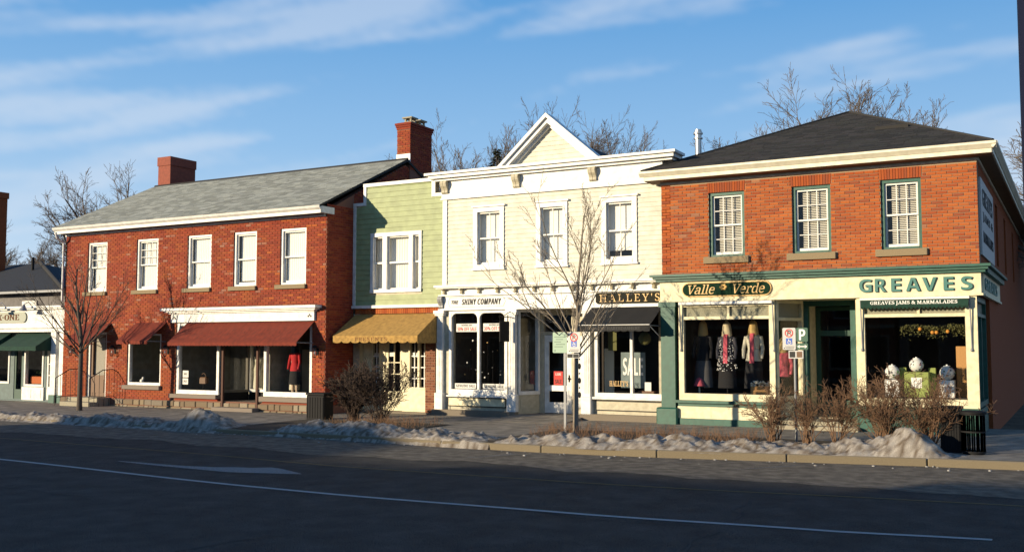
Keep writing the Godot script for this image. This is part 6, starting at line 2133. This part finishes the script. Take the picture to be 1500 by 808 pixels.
func displays() -> void:
	var m := MB.new()
	# corner building, left window
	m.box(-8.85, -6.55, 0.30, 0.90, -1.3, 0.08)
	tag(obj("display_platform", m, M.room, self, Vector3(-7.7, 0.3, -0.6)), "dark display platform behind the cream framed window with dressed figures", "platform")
	dummy("figure in a long dark dress with pale hair behind the cream framed window", -8.50, 0.90, -0.35, 1.85, M.cloth_black, M.cloth_grey, M.hair_form)
	dummy("figure in a black and white dappled coat with a pink scarf", -7.85, 0.90, -0.30, 1.82, M.cloth_black, M.cloth_black, M.cream_wig, M.cloth_pink, true)
	dummy("figure in a pale cardigan with a long pink scarf", -7.18, 0.90, -0.35, 1.85, M.cloth_cream, M.cloth_black, M.hair_form, M.cloth_pink)
	var t := thing("hat_stand", "pink hat on a short pale stand in the dress window", "hat", Vector3(-8.55, 0.90, -0.15))
	m = MB.new(); m.tube(Vector3(-8.55, 0.90, -0.15), Vector3(-8.55, 1.12, -0.15), 0.025, 0.025, 8, true)
	obj("stand", m, M.cloth_cream, t)
	m = MB.new(); m.loft([[Vector3(-8.55, 1.10, -0.15), 0.15, 0.15], [Vector3(-8.55, 1.17, -0.15), 0.12, 0.12], [Vector3(-8.55, 1.28, -0.15), 0.07, 0.07], [Vector3(-8.55, 1.31, -0.15), 0.02, 0.02]], 14)
	obj("hat", m, M.cloth_pink, t)
	m = MB.new(); m.soft_box(-7.2, -6.75, 0.90, 1.12, -0.3, -0.05, 0.03)
	t = thing("gift_basket", "low basket of pale trinkets at the corner of the dress window", "basket", Vector3(-6.97, 0.9, -0.17))
	obj("basket", m, M.pale_wood, t)
	var r := RandomNumberGenerator.new(); r.seed = 33
	m = MB.new()
	for i in 40: m.ball(Vector3(r.randf_range(-7.18, -6.78), r.randf_range(1.10, 1.24), r.randf_range(-0.28, -0.06)), 0.035, 0.03, 0.03, 6)
	obj("trinkets", m, M.cloth_cream, t)
	# coats hanging in the entrance splay
	dummy("figure in a pink jacket behind the slanting entrance window", -6.55, 0.55, -0.75, 1.75, M.cloth_pink, M.cloth_black, M.hair_form)
	# corner window with jars
	m = MB.new(); m.box(-4.35, -2.15, 0.30, 0.95, -1.2, 0.08)
	tag(obj("display_platform", m, M.room, self, Vector3(-3.2, 0.3, -0.6)), "dark display platform behind the corner window with jars", "platform")
	for q in [[-3.98, 1.0, "low pale box under the left white jar"], [-2.80, 1.0, "low pale box under the right white jar"]]:
		m = MB.new(); m.soft_box(q[0], q[0] + 0.32, 0.95, 1.345, -0.28, 0.04, 0.01)
		tag(obj("display_box", m, M.paper, self, Vector3(q[0] + 0.16, 0.95, -0.12)), q[2], "box", "display boxes in the corner window")
	m = MB.new(); m.soft_box(-3.55, -3.02, 0.95, 1.525, -0.32, 0.02, 0.01)
	var gb := obj("display_box", m, M.label_green, self, Vector3(-3.3, 0.95, -0.15))
	tag(gb, "tall yellow-green box under the middle white jar", "box", "display boxes in the corner window")
	m = MB.new(); m.box(-3.40, -3.17, 1.16, 1.40, 0.02, 0.024)
	obj("label_patch", m, M.paper, gb)
	jar("round white jar with dark spots on the left low box", -3.83, 1.345, -0.12, 0.165, 1)
	jar("round white jar with dark spots on the tall yellow-green box", -3.30, 1.525, -0.15, 0.16, 2)
	jar("round white jar with dark spots on the right low box", -2.64, 1.345, -0.12, 0.165, 3)
	for q in [[-3.62, 1.35, 0.10], [-2.98, 1.35, 0.10]]:
		m = MB.new(); m.soft_box(q[0] - 0.08, q[0] + 0.08, 0.95, 1.62, -0.42, -0.3, 0.01)
		tag(obj("jam_carton", m, M.label_green, self, Vector3(q[0], 0.95, -0.36)), "yellow-green carton standing behind the tall box", "carton", "cartons behind the tall box")
	m = MB.new(); m.soft_box(-2.46, -2.24, 0.95, 2.12, -0.5, -0.3, 0.01)
	tag(obj("upright_board", m, M.pale_wood, self, Vector3(-2.35, 0.95, -0.4)), "tall orange wooden panel at the right end of the corner window", "panel")
	t = thing("garland", "leafy garland with orange fruit hanging high in the corner window", "garland", Vector3(-2.95, 2.3, -0.35))
	m = MB.new()
	for i in 700:
		var x := r.randf_range(-3.65, -2.25)
		var y := 2.60 - 0.12 * absf(r.randfn()) + 0.03 * sin(x * 7)
		var p := Vector3(x, y, -0.35 + r.randf_range(-0.06, 0.06))
		m.tri(p, p + Vector3(r.randfn(), r.randfn(), r.randfn()).normalized() * 0.05, p + Vector3(r.randfn(), r.randfn(), r.randfn()).normalized() * 0.03)
	obj("leaves", m, M.olive_leaf, t)
	for q in [[-3.22, 2.52], [-2.95, 2.44], [-2.86, 2.44], [-2.62, 2.46]]:
		m = MB.new(); m.ball(Vector3(q[0], q[1], -0.3), 0.045, 0.045, 0.045, 10)
		obj("orange_fruit", m, M.orange, t)
	# yellow building
	var rd: Material = M.ink_red
	card("white banner in red print behind the left light of the rounded shop window", [["BOXING DAY", M.ink, 0.25, 0.75, 0.70, 0.92], ["50% OFF SALE", rd, 0.06, 0.95, 0.12, 0.58]], -15.90, -15.17, 2.53, 2.77, -0.06, M.paper)
	card("white banner in red print beside the small black hanging sign", [["BOXING DAY", M.ink, 0.35, 0.95, 0.70, 0.92], ["30% OFF S", rd, 0.05, 0.95, 0.12, 0.58]], -14.98, -14.40, 2.54, 2.77, -0.06, M.paper)
	card("long white card with black capitals at the foot of the left light", [["GENUINE SALE", M.ink, 0.06, 0.94, 0.25, 0.78]], -15.94, -15.22, 0.89, 1.04, -0.06, M.paper)
	card("long white card with black capitals at the foot of the right light", [["GENUINE SALE", M.ink, 0.06, 0.94, 0.25, 0.78]], -14.99, -14.26, 0.89, 1.04, -0.06, M.paper)
	card("red and white notice in the glass of the white door", [["LUK", M.paper, 0.2, 0.8, 0.70, 0.88], ["SALE", M.ink, 0.15, 0.85, 0.12, 0.40]], -13.13, -12.84, 1.01, 1.40, -0.905, M.red_paper)
	m = MB.new(); m.box(-16.0, -14.25, 0.28, 0.80, -1.2, -0.18)
	tag(obj("display_platform", m, M.room, self, Vector3(-15.1, 0.28, -0.6)), "dark display platform behind the rounded shop window", "platform")
	t = thing("ornament_display", "small shining ornaments on dark stands in the rounded shop window", "ornaments", Vector3(-15.0, 0.8, -0.5))
	for i in 26:
		var x := r.randf_range(-15.9, -14.35); var y := r.randf_range(0.95, 2.3); var z := r.randf_range(-0.8, -0.35)
		m = MB.new()
		m.tube(Vector3(x, 0.80, z), Vector3(x, y, z), 0.004, 0.004, 4)
		obj("stand", m, M.black_metal, t)
		m = MB.new()
		m.ball(Vector3(x, y, z), r.randf_range(0.012, 0.035), r.randf_range(0.012, 0.04), 0.02, 6)
		obj("ornament", m, [M.gold_leaf, M.steel, M.paper, M.cloth_grey][i % 4], t)
	m = MB.new(); m.box(-11.35, -9.7, 0.25, 0.85, -1.4, -0.18)
	tag(obj("display_platform", m, M.room, self, Vector3(-10.5, 0.25, -0.6)), "dark display platform behind the window under the black awning", "platform")
	m = MB.new(); m.box(-10.80, -10.10, 1.0, 1.95, -0.34, -0.32)
	var sb := obj("sale_board", m, M.slate_room, self, Vector3(-10.45, 0.85, -0.33))
	tag(sb, "blue grey board with tall white capitals under the black awning", "sign")
	lettering("lettering", "SALE", font("Droid Sans", true), M.paper, sb, Transform3D(), -10.74, -10.16, 1.34, 1.80, -0.319, 0.004)
	m = MB.new(); m.box(-10.48, -10.42, 0.85, 1.0, -0.35, -0.31)
	obj("stand", m, M.wood, sb)
	m = MB.new(); m.box(-11.36, -11.08, 0.85, 2.05, -0.52, -0.48)
	tag(obj("pale_panel", m, M.cloth_cream, self, Vector3(-11.2, 0.85, -0.5)), "narrow pale panel standing behind the left light under the black awning", "panel")
	var gl := lettering("window_lettering", "HALLEY'S", font("Droid Serif", true), M.gold_leaf, self, Transform3D(), -11.02, -10.48, 1.05, 1.19, -0.046, 0.003)
	tag(gl, "gold letters on the glass under the black awning", "lettering")
	card("small white card leaning on a wooden block under the black awning", [], -10.12, -9.93, 0.93, 1.16, -0.30, M.paper)
	t = thing("wooden_stand", "low wooden block under the small leaning white card", "stand", Vector3(-10.05, 0.85, -0.35))
	m = MB.new(); m.soft_box(-10.28, -9.82, 0.85, 0.93, -0.5, -0.22, 0.01); obj("block", m, M.wood, t)
	m = MB.new(); m.ball(Vector3(-10.10, 2.32, -0.3), 0.18, 0.18, 0.05, 16); m.rod([Vector3(-10.10, 2.5, -0.3), Vector3(-10.10, 3.18, -0.3)], 0.005, 4)
	tag(obj("hanging_hat", m, M.olive_leaf, self, Vector3(-10.1, 2.3, -0.3)), "round olive hat hanging high behind the right light under the black awning", "hat")
	m = MB.new(); m.box(-11.2, -10.95, 2.0, 2.55, -0.42, -0.38); m.rod([Vector3(-11.08, 2.55, -0.4), Vector3(-11.08, 3.18, -0.4)], 0.005, 4)
	tag(obj("hanging_cloth", m, M.olive_leaf, self, Vector3(-11.08, 2.0, -0.4)), "olive cloth panel hanging behind the left light under the black awning", "cloth")
	# left brick building
	m = MB.new(); m.box(-25.9, -24.1, 0.30, 0.60, -0.9, 1.0)
	tag(obj("display_platform", m, M.room, self, Vector3(-25.0, 0.3, 0.2)), "dark display platform behind the window with two white cards", "platform")
	m = MB.new(); m.box(-22.05, -20.25, 0.30, 0.60, -0.7, 1.0)
	tag(obj("display_platform", m, M.room_light, self, Vector3(-21.1, 0.3, 0.2)), "pale display platform behind the window with the red and black outfit", "platform")
	dummy("figure in a red top and black skirt behind white framed glass", -21.35, 0.60, 0.72, 1.62, M.cloth_red, M.cloth_black, M.cloth_black, null, false, true)
	dummy("figure in a cream dress left of the red top in the same window", -21.8, 0.60, 0.25, 1.5, M.cloth_cream, M.cloth_cream, null)
	dummy("cream dressed figure deep in the entrance of the red brick shop", -23.55, 0.62, 0.0, 1.4, M.cloth_cream, M.cloth_cream, null)
	dummy("pale dressed figure second in the entrance of the red brick shop", -22.98, 0.62, -0.02, 1.35, M.cloth_cream, M.cloth_cream, null)
	m = MB.new()
	m.box(-24.0, -22.4, 0.62, 1.75, -0.30, -0.26)
	tag(obj("display_screen", m, M.cloth_cream, self, Vector3(-23.2, 0.62, -0.28)), "cream screen behind the cream dresses in the brick shop entrance", "screen")
	m = MB.new(); m.box(-24.0, -22.3, 0.3, 0.62, -0.9, 0.06)
	tag(obj("display_platform", m, M.room_light, self, Vector3(-23.2, 0.3, -0.4)), "pale display platform behind the entrance glass of the red brick shop", "platform")
	m = MB.new(); m.box(-22.0, -20.3, 0.6, 2.0, -0.4, -0.35)
	tag(obj("display_screen", m, M.cloth_cream, self, Vector3(-21.1, 0.6, -0.4)), "cream screen behind the red and black outfit", "screen")
	t = thing("handbag", "brown handbag on a dark stand in the left display window of the brick shop", "handbag", Vector3(-25.2, 0.60, 0.8))
	m = MB.new(); m.tube(Vector3(-25.2, 0.60, 0.8), Vector3(-25.2, 0.88, 0.8), 0.02, 0.02, 8, true); m.tube(Vector3(-25.2, 0.60, 0.8), Vector3(-25.2, 0.62, 0.8), 0.12, 0.12, 12, true)
	obj("stand", m, M.black_metal, t)
	m = MB.new(); m.soft_box(-25.36, -25.04, 0.88, 1.10, 0.74, 0.86, 0.03)
	for k in 6:
		var a := PI * k / 6; var e := PI * (k + 1) / 6
		m.tube(Vector3(-25.2 + cos(a) * 0.1, 1.10 + sin(a) * 0.12, 0.8), Vector3(-25.2 + cos(e) * 0.1, 1.10 + sin(e) * 0.12, 0.8), 0.01, 0.01, 6)
	obj("bag", m, M.wood, t)
	card("upper white card at the left edge of the brick shop's display window", [["SALE", M.ink, 0.2, 0.8, 0.35, 0.7]], -25.78, -25.52, 1.09, 1.31, 1.16, M.paper)
	card("lower white card at the left edge of the brick shop's display window", [["SALE", M.ink, 0.2, 0.8, 0.35, 0.7]], -25.79, -25.53, 0.86, 1.06, 1.16, M.paper)
	t = thing("white_rabbit_ornament", "small white curved ornament at the foot of the single shop window", "ornament", Vector3(-27.9, 0.86, 1.0))
	m = MB.new(); m.ball(Vector3(-27.9, 0.93, 1.0), 0.08, 0.07, 0.06, 10); m.ball(Vector3(-27.84, 1.02, 1.0), 0.045, 0.05, 0.04, 10)
	obj("figure", m, M.paper, t)
	m = MB.new(); m.box(-28.25, -26.7, 0.3, 0.86, 0.4, 1.04)
	tag(obj("display_platform", m, M.room, self, Vector3(-27.5, 0.3, 0.7)), "dark display platform behind the single shop window", "platform")
